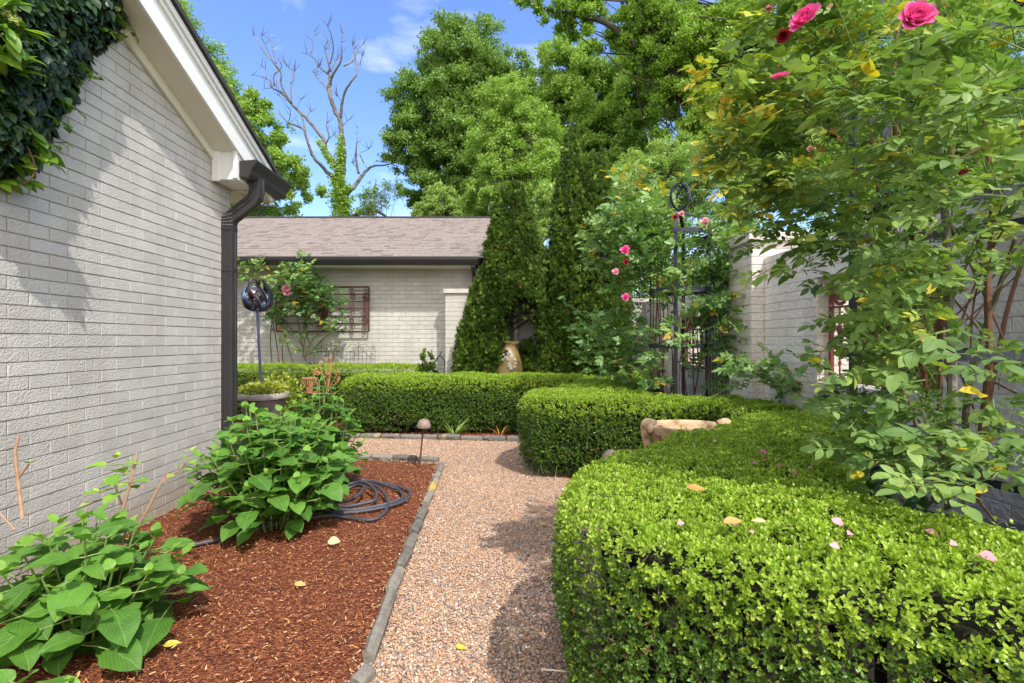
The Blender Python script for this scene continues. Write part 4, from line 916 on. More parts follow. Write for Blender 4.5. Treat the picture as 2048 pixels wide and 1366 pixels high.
scatter('foliage', VL, Q, QD, QN, QS, RNG.random(len(Q)), M['vine'], root)
g = G(); g.tube(smooth_path([at(44, 275, 2.2), at(60, 305, 2.2), at(70, 335, 2.2), at(62, 358, 2.2), at(45, 368, 2.2)], 6), 0.0035, 6); g.build('curled_stem', M['bark_red'], root)
g = G(); 
Q = [at(a, b, 1.66) for a, b in zip(RNG.uniform(-20, 36, 160), RNG.uniform(0, 40, 160))]
Q = [q for q in Q]; Q = [at(-20+t*56+random.uniform(-5, 5), 5+t*38+random.uniform(-9, 9), 1.95) for t in np.linspace(0, 1, 150)]
scatter('flower_panicle', RH, Q, rdir(150), rdir(150), 0.010, np.ones(150), M['gold'], root)

# ------------------------------------------------------------------ urn, jar, pot, spinner
ux, uy, uz = 1.285, 3.36, 0.635
urn = thing('urn', 'oval tan stone urn with scrolled ends in the pocket between two hedges', 'urn', (ux, uy, 0))
AX, AY = 0.275, 0.20
prof = [(0.42, 0.0), (0.45, 0.02), (0.40, 0.05), (0.22, 0.10), (0.18, 0.16), (0.30, 0.22), (0.62, 0.33), (0.80, 0.44), (0.86, 0.52), (0.90, 0.56), (0.98, 0.60), (1.02, 0.625), (1.0, 0.637), (0.94, 0.635), (0.90, 0.60), (0.84, 0.54), (0.5, 0.47), (0.02, 0.46)]
g = G(); g.lathe(prof, (ux, uy, 0), 48, AX, AY, wob=lambda a, z: 1+0.018*math.cos(a*20)*(0.25 < z < 0.55)); g.build('bowl', M['urn'], urn, smooth=True, angle=0)
for s_ in (-1, 1):
    g = G(); bx = ux+s_*(AX-0.01)
    g.tube(smooth_path([(bx-s_*0.04, uy, uz-0.005), (bx+s_*0.01, uy, uz+0.012), (bx+s_*0.030, uy, uz-0.015), (bx+s_*0.030, uy, uz-0.07), (bx+s_*0.015, uy, uz-0.13), (bx, uy, uz-0.175), (bx-s_*0.045, uy, uz-0.185), (bx-s_*0.055, uy, uz-0.15), (bx-s_*0.03, uy, uz-0.135)], 5), [0.034]*12+[0.028]*12+[0.018]*17, 10)
    g.build('scroll_handle', M['urn'], urn, smooth=True)
    g = G(); g.blob((bx+s_*0.005, uy-0.05, uz-0.02), (0.022, 0.024, 0.036)); g.blob((bx-s_*0.045, uy-0.085, uz-0.05), (0.020, 0.018, 0.024)); g.blob((bx+s_*0.015, uy+0.02, uz+0.006), (0.034, 0.036, 0.018)); g.tube(smooth_path([(bx-s_*0.01, uy-0.07, uz-0.01), (bx-s_*0.05, uy-0.10, uz+0.0), (bx-s_*0.09, uy-0.12, uz-0.045), (bx-s_*0.11, uy-0.13, uz-0.06)], 5), [0.011]*16, 8)
    g.build('carving', M['urn'], urn, smooth=True)
jx, jy = 0.065, 6.98
wob = lambda a, z: 1+(0.22*math.sin(2*a+0.4)+0.18*math.sin(3*a+1.9))*max(0, (z-1.02))*5+0.03*math.sin(3*a+z*5)
jar = thing('clay_jar', 'tall ochre clay jar with a torn flared mouth and applied flowers', 'jar', (jx, jy, 0))
g = G(); jz = 0.0
prof = [(0.12, 0.02), (0.15, 0.10), (0.18, 0.4), (0.200, 0.68), (0.198, 0.80), (0.186, 0.90), (0.160, 1.00), (0.122, 1.08), (0.092, 1.125), (0.086, 1.155), (0.096, 1.185), (0.112, 1.205), (0.104, 1.207), (0.082, 1.17), (0.065, 1.12), (0.05, 1.0)]
g.lathe(prof, (jx, jy, jz), 32, wob=wob); 
# tear the rim into two flaps
vs = [];
for (vx, vy, vz) in g.v:
    a = math.atan2(vy-jy, vx-jx)
    if vz > 1.13: vz = 1.13+(vz-1.13)*(0.45+0.75*abs(math.sin(a+0.35)))+0.02*max(0, math.cos(a))*((vz-1.13)/0.07); 
    vs.append((vx, vy, vz))
g.v = vs; g.build('body', M['jar'], jar, smooth=True, angle=0)
for (dx, z, s) in ((-0.075, 1.02, .026), (-0.05, 0.98, .03), (-0.02, 0.95, .022), (-0.01, 0.90, .022), (-0.085, 0.955, .028), (0.0, 0.865, .03), (0.02, 0.83, .024), (0.075, 0.95, .028), (0.085, 0.90, .022), (0.075, 0.85, .022), (-0.01, 1.04, .03), (-0.03, 1.09, .026)):
    rr = float(np.interp(z, [0.80, 0.90, 1.0, 1.08, 1.12], [0.198, 0.186, 0.16, 0.122, 0.09])); dy = -math.sqrt(max(0.0004, rr*rr-dx*dx))
    g = G()
    for q in range(5): a = q*1.257; g.blob((jx+dx+s*0.6*math.cos(a), jy+dy-0.006, z+s*0.6*math.sin(a)), (s*0.55, s*0.4, s*0.55), 7, 5)
    g.blob((jx+dx, jy+dy-0.016, z), (s*.35, s*.35, s*.35), 6, 5); g.build('clay_flower', M['jar_orn'], jar, smooth=True)

px_, py_ = (527-CX)*6.05/F, 6.05
pot = thing('planter', 'wide grey planter tub with a pale rim in front of the low hedge', 'plant pot', (px_, py_, 0))
g = G(); g.lathe([(0.19, 0.0), (0.20, 0.01), (0.262, 0.50), (0.262, 0.51)], (px_, py_, 0), 40); g.build('tub', M['pot'], pot, smooth=True)
g = G(); g.lathe([(0.264, 0.495), (0.292, 0.50), (0.300, 0.515), (0.300, 0.555), (0.292, 0.572), (0.270, 0.575), (0.255, 0.56), (0.25, 0.52), (0.01, 0.52)], (px_, py_, 0), 40); g.build('rim', M['pot_rim'], pot, smooth=True)
pl = thing('bedding_plant', 'yellow green bushy plant filling and spilling over the grey planter', 'plant', (px_, py_, 0.52))
n = 1300; a = RNG.uniform(0, 2*math.pi, n); rr = 0.27*np.sqrt(RNG.random(n)); hh = 0.54+0.09*(1-(rr/0.31)**2)+RNG.random(n)*0.05
P = np.stack([px_+rr*np.cos(a), py_+rr*np.sin(a), hh], 1); k = (rr > 0.24); P[k, 2] -= RNG.random(k.sum())*0.10*(np.cos(a[k]) < -0.2)
D = nrm(np.stack([np.cos(a)*.8, np.sin(a)*.8, 0.5+RNG.normal(size=n)*.4], 1)+RNG.normal(size=(n, 3))*.35)
scatter('foliage', SM, P, D, rdir(n, 1.0), RNG.uniform(.035, .07, n), np.clip(0.6+RNG.normal(size=n)*.25, 0, 1), M['gold'], pl)
pl2 = thing('variegated_shrub', 'pale variegated shrub between the planter and the low hedge', 'shrub', (px_-0.1, 6.7, 0))
n = 1100; P = nrm(RNG.normal(size=(n, 3)))*RNG.random((n, 1))**.35*np.array([.36, .2, .30])+np.array([px_-0.12, 6.72, 0.46]); P[:, 2] = np.abs(P[:, 2])
D = nrm(P-np.array([px_, 6.9, 0.1])+RNG.normal(size=(n, 3))*.3); scatter('foliage', SM, P, D, rdir(n, .8), RNG.uniform(.04, .075, n), np.clip(0.45+RNG.normal(size=n)*.35, 0, 1), M['gold'], pl2)
g = G()
for q in range(9): g.tube([(px_+random.uniform(-.1, .1), 6.72, 0), (px_+random.uniform(-.4, .4), 6.72+random.uniform(-.15, .15), 0.5)], 0.006, 5)
g.parts('stem', M['stem_green'], pl2)

sx_, sy_ = (517-CX)*6.05/F, 6.02; sz_ = H+(682-594)*6.05/F; SR = 0.172
spn = thing('wind_spinner', 'flame shaped dark metal wind spinner on a blue pole in the planter', 'garden ornament', (sx_, sy_, 0.5))
g = G(); g.tube([(sx_+0.07, sy_, 0.50), (sx_+0.03, sy_, 1.0), (sx_, sy_, sz_-SR*1.0)], 0.016, 10); g.build('pole', M['pole_blue'], spn, smooth=True)
def blade(a0, tw, R, wd, m, tip=0.0):
    g = G(); V = []; n = 22
    for i in range(n+1):
        t = i/n; th = math.pi*(0.03+0.85*t); rr = R*math.sin(th); z = -R*math.cos(th)*1.08
        if t > 0.8: z += (t-0.8)*R*(1.2+tip)
        a = a0+tw*t; w = wd*max(0.0, math.sin(math.pi*min(1, t*0.97+0.03)))**0.75+0.0015
        cx_, cy_ = math.cos(a), math.sin(a); tx, ty = -math.sin(a), math.cos(a)
        for s_, off in ((-1, 0.014), (1, -0.014)):
            V.append((sx_+rr*cx_+tx*w*s_*0.85+cx_*off, sy_+rr*cy_+ty*w*s_*0.85+cy_*off, sz_+z+w*s_*0.5))
    V2 = [(x+0.0015, y+0.0015, z) for x, y, z in V]
    m0 = len(V); Fs = [(2*i, 2*i+1, 2*i+3, 2*i+2) for i in range(n)] + [(m0+2*i, m0+2*i+2, m0+2*i+3, m0+2*i+1) for i in range(n)]
    Fs += [(2*i, 2*i+2, m0+2*i+2, m0+2*i) for i in range(n)] + [(2*i+1, m0+2*i+1, m0+2*i+3, 2*i+3) for i in range(n)]
    g.add(V+V2, Fs); return g.build('blade', m, spn, smooth=True, angle=0)
for k in range(8): blade(k*math.pi/4+0.3, -1.7, SR, 0.030, M['spin'] if k not in (2, 6) else M['spin2'])
for k in range(5): blade(k*1.257, 1.3, SR*0.6, 0.024, M['spin3'] if k % 2 else M['spin2'])

# rusted wire plant stand shaped like a bird with a fan tail
kx, ky = (655-CX)*6.45/F, 6.45
def KP(x, y, dy=0): return np.array([(x-CX)*6.45/F, 6.45+dy, H+(CY-y)*6.45/F])
st = thing('wire_plant_stand', 'orange rusted wire stand with a scrolled fan and a flared basket', 'garden ornament', (kx, ky, 0))
g = G()
for q in range(22):
    a = 2*math.pi*q/22; c0 = KP(619, 786); c1 = KP(619, 756); g.tube([c0+np.array([.03*math.cos(a), .03*math.sin(a), 0]), c0+np.array([.05*math.cos(a), .05*math.sin(a), .09]), c1+np.array([.112*math.cos(a), .112*math.sin(a), 0.012*math.sin(5*a)])], 0.0036, 5)
for z_, r_ in ((756, .105), (785, .033)):
    c0 = KP(619, z_); g.tube([c0+np.array([r_*math.cos(a), r_*math.sin(a), 0]) for a in np.linspace(0, 2*math.pi, 20)], 0.005, 5)
g.build('basket', M['copper'], st)
g = G(); g.tube(smooth_path([KP(640, 748), KP(634, 744), KP(628, 741), KP(634, 737), KP(628, 746), KP(631, 760), KP(636, 772), KP(635, 781), KP(626, 785)], 6), 0.007, 7); g.build('neck_scroll', M['copper'], st)
g = G(); g.tube(spiral(KP(636, 745), 0.045, 1.5, math.pi*0.6, (1, 0, 0), (0, 0, 1)), 0.0055, 6); g.build('head_scroll', M['copper'], st)
for (tx, ty, cr_) in ((640, 727, .035), (653, 746, .03), (664, 728, .035), (674, 744, .04), (651, 718, .03), (662, 714, .03), (678, 757, .03)):
    g = G(); b_ = KP(655, 785); e_ = KP(tx, ty)
    g.tube([b_, b_*.5+e_*.5+np.array([0, 0, .0]), e_-np.array([0, 0, cr_])], 0.005, 6); g.tube(spiral(e_, cr_, 1.4, -math.pi/2, (1 if tx < 657 else -1, 0, 0), (0, 0, 1)), 0.005, 6)
    g.build('tail_scroll', M['copper'], st)
g = G()
for q in range(3):
    a = 2*math.pi*q/3+.4; b_ = KP(655, 787); g.tube([b_, b_+np.array([.08*math.cos(a), .08*math.sin(a), .0]), np.array([b_[0]+.14*math.cos(a), b_[1]+.14*math.sin(a), 0.0])], 0.006, 6)
g.tube([KP(655, 787), KP(619, 787)], 0.007, 6); g.parts('leg', M['copper'], st)

# wire border fences against the wall
def border_fence(label, xl, xr):
    Yf = 7.62; t = thing('wire_fence', label, 'fence', ((xl+xr)/2, Yf, 0), 'scroll topped wire border fences'); zt = H+(682-702)*Yf/F; w = xr-xl
    g = G(); n = 8
    for i in range(n+1): g.tube([(xl+w*i/n, Yf, 0.05), (xl+w*i/n, Yf, zt)], 0.0035, 5)
    for z in (zt, 0.35, 0.15, zt-0.2): g.tube([(xl-0.03, Yf, z), (xr+0.03, Yf, z)], 0.0035, 5)
    g.build('bars', M['wire'], t)
    g = G(); m_ = (xl+xr)/2
    for s_ in (-1, 1):
        g.tube(smooth_path([(m_, Yf, zt+0.03), (m_+s_*.03, Yf, zt+.09), (m_+s_*.12, Yf, zt+.11), (m_+s_*w*.33, Yf, zt+.05), (m_+s_*w*.46, Yf, zt+.02)], 5), 0.004, 5)
        g.tube(spiral((m_+s_*w*.44, Yf, zt+.06), .035, 1.3, math.pi*1.4, (s_, 0, 0), (0, 0, 1)), 0.004, 5); g.tube(spiral((m_+s_*.05, Yf, zt+.035), .04, 1.3, math.pi*1.4, (s_, 0, 0), (0, 0, 1)), 0.004, 5)
    g.tube([(m_, Yf, zt), (m_, Yf, zt+.15)], 0.004, 5); g.build('scroll', M['wire'], t)
border_fence('scroll topped wire fence panel against the wall, right of the climbing rose', (684-CX)*7.62/F, (750-CX)*7.62/F)
border_fence('scroll topped wire fence panel half hidden behind the climbing rose stems', (612-CX)*7.62/F, (674-CX)*7.62/F)

# rusty trellis panel on the garage wall
Yt = 7.62; tr = thing('wall_trellis', 'rusty iron trellis panel of rods and scrolls hung on the outbuilding wall', 'trellis', ((645-CX)*Yt/F, Yt, 1.5))
def TP(x, y, dy=0): return np.array([(x-CX)*Yt/F, Yt+dy, H+(CY-y)*Yt/F])
g = G()
for (a, b) in (((553, 574), (738, 574)), ((553, 663), (738, 663)), ((553, 574), (553, 663)), ((738, 574), (738, 663)), ((646, 574), (646, 663))): g.tube([TP(*a), TP(*b)], 0.013, 4)
g.build('frame', M['rust'], tr)
for y in (588.5, 603, 617, 632, 646.5):
    g = G(); g.tube([TP(554, y, -.004), TP(737, y, -.004)], 0.010, 6); g.build('rod', M['rust'], tr)
    for x in (563, 612, 640, 652, 705, 731):
        if y in (603, 632) and x in (612, 705, 563): continue
        g = G(); s_ = 1 if x in (640, 731, 612) else -1
        for sv in (-1, 1):
            g.tube(spiral(TP(x, y-sv*7.2, -.008), .042, 1.25, -math.pi/2*sv+0.5, (s_, 0, 0), (0, 0, 1)), 0.0065, 5)
        g.tube([TP(x-s_*4, y-7, -.006), TP(x-s_*14, y-7, -.006)], 0.0045, 5); g.tube([TP(x-3.5, y-3, -.01), TP(x+3.5, y+3, -.01)], 0.011, 5); g.tube([TP(x-3.5, y+3, -.01), TP(x+3.5, y-3, -.01)], 0.011, 5)
        g.build('scroll', M['rust'], tr)

# ------------------------------------------------------------------ climbing roses
LF = tmpl_leaf(6, 0.54, 0.12, 0.16, peak=0.45, across=3)
LFs = tmpl_leaf(3, 0.58, 0.12, 0.12, peak=0.45, across=3)
def compound(n5=True):
    P = [(0.38, .02, 0), (0.38, -.02, 0), (0.66, .015, 0), (0.66, -.015, 0), (0.78, 0, -.02)] if n5 else [(0.6, .02, 0), (0.6, -.02, 0), (0.74, 0, 0)]
    D = [(.55, .85, .05), (.55, -.85, .05), (.6, .8, .0), (.6, -.8, .0), (1, 0, -.1)] if n5 else [(.6, .8, 0), (.6, -.8, 0), (1, 0, -.1)]
    S = [.36, .36, .44, .44, .54] if n5 else [.55, .55, .7]
    return P, D, [(0, 0, 1)]*len(P), S
def rose_leaf_tmpl(base, n5=True, seed=0):
    r = np.random.default_rng(seed); P, D, N_, S = compound(n5); D = np.array(D)+r.normal(size=(len(D), 3))*.10; N_ = np.array(N_)+r.normal(size=(len(D), 3))*.22
    V, Fs, A = merge_templates(base, P, D, N_, S); A = A.copy(); A[:, 2] = np.repeat(r.uniform(-.05, .05, len(P)), len(base[0]))
    b = len(V); V = np.vstack([V, [(0, .006, 0), (0, -.006, 0), (.4, -.008, .012), (.4, .008, .012), (.8, -.005, 0), (.8, .005, 0)]]); A = np.vstack([A, np.zeros((6, 3))])
    return V, Fs+[np.array([(b, b+1, b+2, b+3), (b+3, b+2, b+4, b+5)])], A
RL = [rose_leaf_tmpl(LF, True, 1), rose_leaf_tmpl(LF, True, 2), rose_leaf_tmpl(LF, False, 3)]
RLs = [rose_leaf_tmpl(LFs, True, 4), rose_leaf_tmpl(LFs, False, 5)]
def scatter_multi(nm, tms, P, D, N_, S, R_, m, parent):
    P = np.asarray(P, float); D = np.asarray(D, float); N_ = np.asarray(N_, float); S = np.asarray(S, float); R_ = np.asarray(R_, float)
    pick = RNG.integers(0, len(tms), len(P)); Vs, Fs, Ls, base = [], [], [], 0
    for q, (V, FF, A) in enumerate(tms):
        k = pick == q
        if not k.any(): continue
        X, Y, Z = basis(D[k], N_[k]); s = S[k][:, None, None]; m2 = int(k.sum())
        Vs.append((P[k][:, None]+s*(V[None, :, 0:1]*X[:, None]+V[None, :, 1:2]*Y[:, None]+V[None, :, 2:3]*Z[:, None])).reshape(-1, 3))
        for f in FF: Fs.append((f[None]+(np.arange(m2)*len(V))[:, None, None]).reshape(-1, f.shape[1])+base)
        lf = np.tile(A, (m2, 1)); lf[:, 2] = np.clip(lf[:, 2]*(np.repeat(R_[k], len(V)) < .8)+np.repeat(R_[k], len(V)), 0, 1); Ls.append(lf); base += m2*len(V)
    return link(nm, np_mesh(nm, np.vstack(Vs), Fs, np.vstack(Ls)), m, parent)

def bloom(c, R, m, parent, face=(-.2, -.8, .5), openness=1.0, npet=26, name='bloom'):
    """a rose flower: spiral of cupped petals"""
    c = np.array(c, float); ax = nrm(np.array(face, float)); u = nrm(np.cross(ax, [0.1, 0, 1])); v = np.cross(ax, u)
    V, Fc, Lf = [], [], []
    rg = np.random.default_rng(int(abs(c[0]*1000+c[2]*777)))
    for k in range(npet):
        t = (k+0.5)/npet; rad = R*(0.10+0.80*t**0.85)*openness; a = k*2.39996; tilt = 0.15+1.1*t*openness; ln = R*(0.55+0.35*t); wd = R*(0.38+0.42*t)
        out = u*math.cos(a)+v*math.sin(a); tan = -u*math.sin(a)+v*math.cos(a)
        up_ = ax*math.cos(tilt)+out*math.sin(tilt); base = c-ax*R*0.35+out*rad*0.28; nr = out*math.cos(tilt)-ax*math.sin(tilt)
        b = len(V); col = float(np.clip(0.25+0.6*t+rg.uniform(-.15, .15), 0, 1))
        for i in range(5):
            s = i/4; w = wd*math.sin(math.pi*(0.18+0.62*s))**0.8
            curl = (-(s-0.45)**2*0.4+ (0.20 if s == 1 else 0)*t)*ln
            for j in range(5):
                q = -1+j/2
                p = base+up_*ln*s+tan*w*q*0.5*1.25-nr*(q*q)*wd*0.28*(1-0.35*t)+nr*curl*0.6+(rg.normal(size=3)*R*0.012 if s > .7 else 0)
                V.append(p); Lf.append((s, abs(q), col))
        for i in range(4):
            for j in range(4): Fc.append((b+i*5+j, b+i*5+j+1, b+(i+1)*5+j+1, b+(i+1)*5+j))
    return link(name, np_mesh(name, V, [np.array(Fc)], Lf), m, parent)
def bud(c, R, m, parent, ax=(-.2, -.2, 1)):
    c = np.array(c, float); return bloom(c, R, m, parent, ax, openness=0.42, npet=10, name='bud')

class Rose:
    def __init__(s, label, base, group=None, cat='shrub'):
        s.root = thing('climbing_rose', label, cat, base, group); s.P, s.D, s.N, s.S, s.R = [], [], [], [], []; s.g = G(); s.gt = G()
    def leaf(s, p, d, size, r, nup=(-.05, -.6, 1), nj=.45):
        s.P.append(p); s.D.append(nrm(d)); s.N.append(nrm(np.array(nup)+RNG.normal(size=3)*nj)); s.S.append(size); s.R.append(r)
    def shoot(s, a, b, sag, size, n, rad=0.003, tipcol=0.0, base_r=0.35, spread=.9, red=False):
        a = np.array(a, float); b = np.array(b, float); mid = (a+b)/2+np.array([0, 0, sag]); pts = smooth_path([a, mid, b], 6); (s.gt if not red else s.g).tube(pts, np.linspace(rad, rad*.45, len(pts)), 5)
        for i in range(n):
            t = 0.18+0.82*(i+random.random()*.6)/n; t = min(t, 1); q = t*(len(pts)-1); j = min(int(q), len(pts)-2); p = pts[j]+(pts[j+1]-pts[j])*(q-j); tan = nrm(pts[j+1]-pts[j])
            side = nrm(np.cross(tan, [0, 0, 1])+RNG.normal(size=3)*.15); sg = 1 if i % 2 else -1
            d = tan*0.65+side*sg*spread*random.uniform(.5, 1.1)+np.array([0, 0, random.uniform(-.25, .25)])
            r = base_r+random.uniform(-.2, .22)
            if tipcol: r = max(r, (base_r+(tipcol-base_r)*max(0, t*1.25-.1))+random.uniform(-.12, .05))
            if random.random() < 0.018: r = random.uniform(.96, 1)
            s.leaf(p, d, size*random.uniform(.75, 1.15)*(1-0.3*max(0, t-.7)), float(np.clip(r, 0, 1)))
    def cane(s, pts, r0, r1, m=None):
        pts = smooth_path(pts, 6)
        if m is None: s.g.tube(pts, np.linspace(r0, r1, len(pts)), 8)
        else: g = G(); g.tube(pts, np.linspace(r0, r1, len(pts)), 8); g.build('old_cane', m, s.root, smooth=True)
    def done(s, tms, mat_):
        if s.g.v: s.g.parts('cane', M['bark_red'], s.root, smooth=True)
        if s.gt.v: s.gt.parts('green_shoot', M['stem_green'], s.root, smooth=True)
        return scatter_multi('foliage', tms, s.P, s.D, s.N, s.S, s.R, mat_, s.root)

# --- near rose on its obelisk
random.seed(21)
R1 = Rose('big climbing rose with hot pink blooms, filling the right of the view', (NX, NY, 0))
def cyl(z, rmax=NR, rmin=0.0):
    a = random.uniform(0, 2*math.pi); r = math.sqrt(random.uniform(rmin**2, rmax**2)); return np.array([NX+r*math.cos(a), NY+r*math.sin(a), z])
# thick stems seen low down (x, y photo points at given depth)
for pts, r0, r1, mm in (([(1902, 1010, 1.78), (1905, 800, 1.78), (1900, 600, 1.78), (1890, 430, 1.8), (1870, 200, 1.85)], .0165, .011, M['bark_grey']),
    ([(1950, 1000, 1.85), (1965, 860, 1.85), (1978, 720, 1.86), (1975, 560, 1.88), (1985, 420, 1.9), (1960, 150, 1.9)], .014, .009, M['bark_red']),
    ([(1935, 1000, 1.9), (1932, 820, 1.95), (1960, 690, 1.95), (1990, 600, 1.95), (2030, 480, 1.9)], .013, .007, M['bark_green']),
    ([(1868, 1000, 1.9), (1870, 880, 1.9), (1850, 760, 1.9), (1830, 600, 1.9), (1820, 400, 1.9)], .009, .006, None), ([(1890, 990, 1.95), (1878, 850, 1.95), (1885, 700, 1.95), (1895, 500, 1.95)], .009, .006, None),
    ([(1810, 990, 1.9), (1800, 860, 1.9), (1795, 700, 1.9), (1780, 520, 1.95), (1770, 300, 1.95)], .010, .007, M['bark_green']), ([(1945, 950, 2.0), (1990, 740, 2.0), (2020, 600, 2.0), (2080, 420, 2.0)], .010, .006, None),
    ([(1795, 350, 1.75), (1790, 250, 1.75), (1788, 150, 1.75), (1800, 20, 1.8)], .008, .006, M['bark_red']), ([(1900, 380, 1.9), (1905, 200, 1.9), (1895, 60, 1.9), (1880, -60, 1.9)], .010, .007, None), ([(1845, 300, 2.0), (1840, 150, 2.0), (1850, 0, 2.0)], .008, .006, None),
    ([(1740, 560, 2.0), (1760, 450, 2.0), (1745, 300, 2.05), (1720, 120, 2.1)], .007, .005, None), ([(1750, 520, 2.1), (1830, 400, 2.0), (1900, 330, 1.9), (2060, 250, 1.8)], .007, .005, None)):
    R1.cane([at(*p) for p in pts], r0, r1, mm)
for q in range(18):
    a = cyl(random.uniform(.5, 1.2), NR*.7); b = cyl(a[2]+random.uniform(.5, 1.1), NR*1.1); R1.cane([a, (a+b)/2+RNG.normal(size=3)*.04, b], .004, .0025)
def ipt(x, y, Y): return at(x, y, Y)
# arching shoots to the left, new growth coloured at the tips
arch = [((1680, 210, 1.75), (1388, 158, 1.60), .04, .85), ((1700, 250, 1.7), (1405, 190, 1.62), .03, .80), ((1720, 90, 1.7), (1500, 40, 1.6), .05, .72), ((1700, 150, 1.75), (1520, 20, 1.65), .06, .68), ((1760, 60, 1.6), (1560, -20, 1.55), .05, .6), ((1640, 330, 1.8), (1412, 300, 1.70), .05, .84), ((1660, 360, 1.8), (1400, 350, 1.72), .05, .86),
        ((1680, 300, 1.75), (1440, 330, 1.72), .06, .76), ((1700, 390, 1.8), (1450, 420, 1.75), .05, .74), ((1650, 280, 1.85), (1450, 262, 1.7), .05, .8), ((1660, 420, 1.85), (1470, 440, 1.8), .03, .62), ((1700, 120, 1.9), (1545, 95, 1.7), .04, .7),
        ((1760, 430, 1.7), (1480, 470, 1.75), .02, .66), ((1800, 480, 1.7), (1500, 560, 1.72), .06, .64), ((1790, 520, 1.75), (1590, 520, 1.75), .05, .5), ((1830, 620, 1.6), (1625, 720, 1.65), .05, .5), ((1850, 760, 1.6), (1690, 860, 1.6), .05, .4),
        ((1900, 240, 1.4), (1660, 210, 1.35), .04, .55), ((2000, 300, 1.35), (1730, 300, 1.3), .05, .5), ((1980, 160, 1.4), (1750, 130, 1.35), .04, .55), ((2060, 400, 1.3), (1800, 440, 1.3), .04, .4), ((2050, 100, 1.4), (1850, 70, 1.35), .03, .5), ((2060, 200, 1.3), (1880, 240, 1.25), .03, .4),
        ((1900, 500, 1.45), (1700, 560, 1.45), .04, .45), ((1950, 560, 1.4), (1760, 620, 1.4), .04, .4), ((1900, 660, 1.45), (1740, 800, 1.45), .06, .4)]
for a, b, sag, tc_ in arch:
    R1.shoot(at(*a), at(*b), sag, 0.088, 15, .0028, tc_, base_r=.42)
    for q in range(3 if a[1] < 450 and b[1] < 450 else 1):
        t = random.uniform(.15, .75); p = at(*a)*(1-t)+at(*b)*t+np.array([0, 0, sag*.9*math.sin(math.pi*t)])
        R1.shoot(p, p+np.array([random.uniform(-.20, -.06), random.uniform(-.16, .10), random.uniform(-.06, .16)]), .01, .082, 7, .002, tc_-.07, base_r=.45)
# general filling by body regions: (polygon in photo, depth range, count, size)
def fill(poly, Ya, Yb, n, size, base_r, br=.18, dirx=-.8, dz=0.0):
    x0, y0 = np.min(poly, 0); x1, y1 = np.max(poly, 0); k = 0
    while k < n:
        x, y = random.uniform(x0, x1), random.uniform(y0, y1)
        if not inpoly(np.array([x]), np.array([y]), poly)[0]: continue
        k += 1; p = at(x, y, random.uniform(Ya, Yb)); b = p+np.array([dirx*random.uniform(.05, .2), random.uniform(-.14, .06), random.uniform(-.06, .12)+dz])
        R1.shoot(p, b, .01, size, 5, .0022, 0, base_r=base_r+random.uniform(-br, br))
fill([(1460, 215), (1560, 120), (1700, 60), (1760, 100), (1720, 420), (1560, 440), (1470, 400)], 1.65, 2.05, 112, .074, .58)
fill([(1560, -30), (2100, -30), (2100, 130), (1640, 110)], 1.5, 2.1, 66, .076, .55)
fill([(1680, 110), (2100, 130), (2100, 420), (1700, 440)], 1.5, 1.8, 62, .074, .5)
fill([(1680, 110), (2100, 130), (2100, 420), (1700, 440)], 1.85, 2.25, 52, .08, .3)
fill([(1700, 420), (2100, 400), (2100, 560), (1780, 600), (1700, 520)], 1.55, 2.05, 58, .074, .46)
fill([(1760, 560), (1900, 560), (1870, 780), (1740, 760)], 1.55, 1.95, 46, .074, .44)
fill([(1690, 760), (1880, 760), (1900, 930), (1720, 920)], 1.5, 1.9, 42, .074, .44)
fill([(1740, 880), (2060, 860), (2060, 980), (1780, 980)], 1.5, 2.0, 32, .076, .40)
fill([(1960, 560), (2080, 560), (2080, 980), (1990, 980)], 1.4, 1.9, 10, .08, .42)
fill([(1520, 470), (1700, 470), (1690, 560), (1560, 560)], 1.7, 1.95, 10, .09, .38)
# foreground single sprays with larger leaves
for (x, y, Y) in ((1950, 720, 1.35), (1880, 880, 1.35), (1790, 880, 1.4), (1830, 960, 1.3), (1990, 960, 1.25), (1960, 890, 1.3), (1760, 930, 1.45), (1700, 900, 1.5), (2020, 900, 1.3), (1985, 190, 1.2), (2030, 215, 1.2), (1960, 330, 1.2), (2020, 60, 1.25), (1990, 760, 1.4), (1870, 990, 1.25)):
    p = at(x, y, Y); R1.shoot(p+np.array([.08, .06, .0]), p+np.array([-.05, -.04, .01]), .01, .100, 4, .0022, 0, base_r=.42)
for (x, y, Y) in ((1898, 638, 1.5), (1934, 892, 1.35), (1735, 906, 1.5), (1728, 946, 1.5), (1863, 397, 1.5), (1857, 290, 1.5), (1645, 722, 1.6), (1868, 567, 1.55), (1970, 970, 1.3), (1742, 600, 1.6), (1560, 12, 1.6), (1908, 42, 1.4)):
    p = at(x, y, Y); R1.P.append(p); R1.D.append(nrm([-1, -.3, -.1])); R1.N.append(nrm([0, -1, .8])); R1.S.append(.001); R1.R.append(.5)
    o_ = scatter('yellow_leaf', LF, [p], [nrm(np.array([-1, -.2, -.1])+RNG.normal(size=3)*.3)], [nrm(np.array([0, -.8, .8]))], .045, np.array([.99]), M['rose_leaf'], R1.root)
R1.done(RL, M['rose_leaf'])
bloom(at(1607, 34, 1.42), .042, M['petal_hot'], R1.root, (-.75, -.5, .35))
bloom(at(1834, 30, 1.30), .046, M['petal_hot'], R1.root, (-.25, -.9, .25)); bloom(at(1858, 22, 1.33), .032, M['petal_hot'], R1.root, (.5, -.5, .5))
bloom(at(1566, 72, 1.48), .020, M['petal_dark'], R1.root, (-.3, -.5, -.5)); bloom(at(1558, 151, 1.48), .028, M['petal_hot'], R1.root, (-.2, -.3, .9))
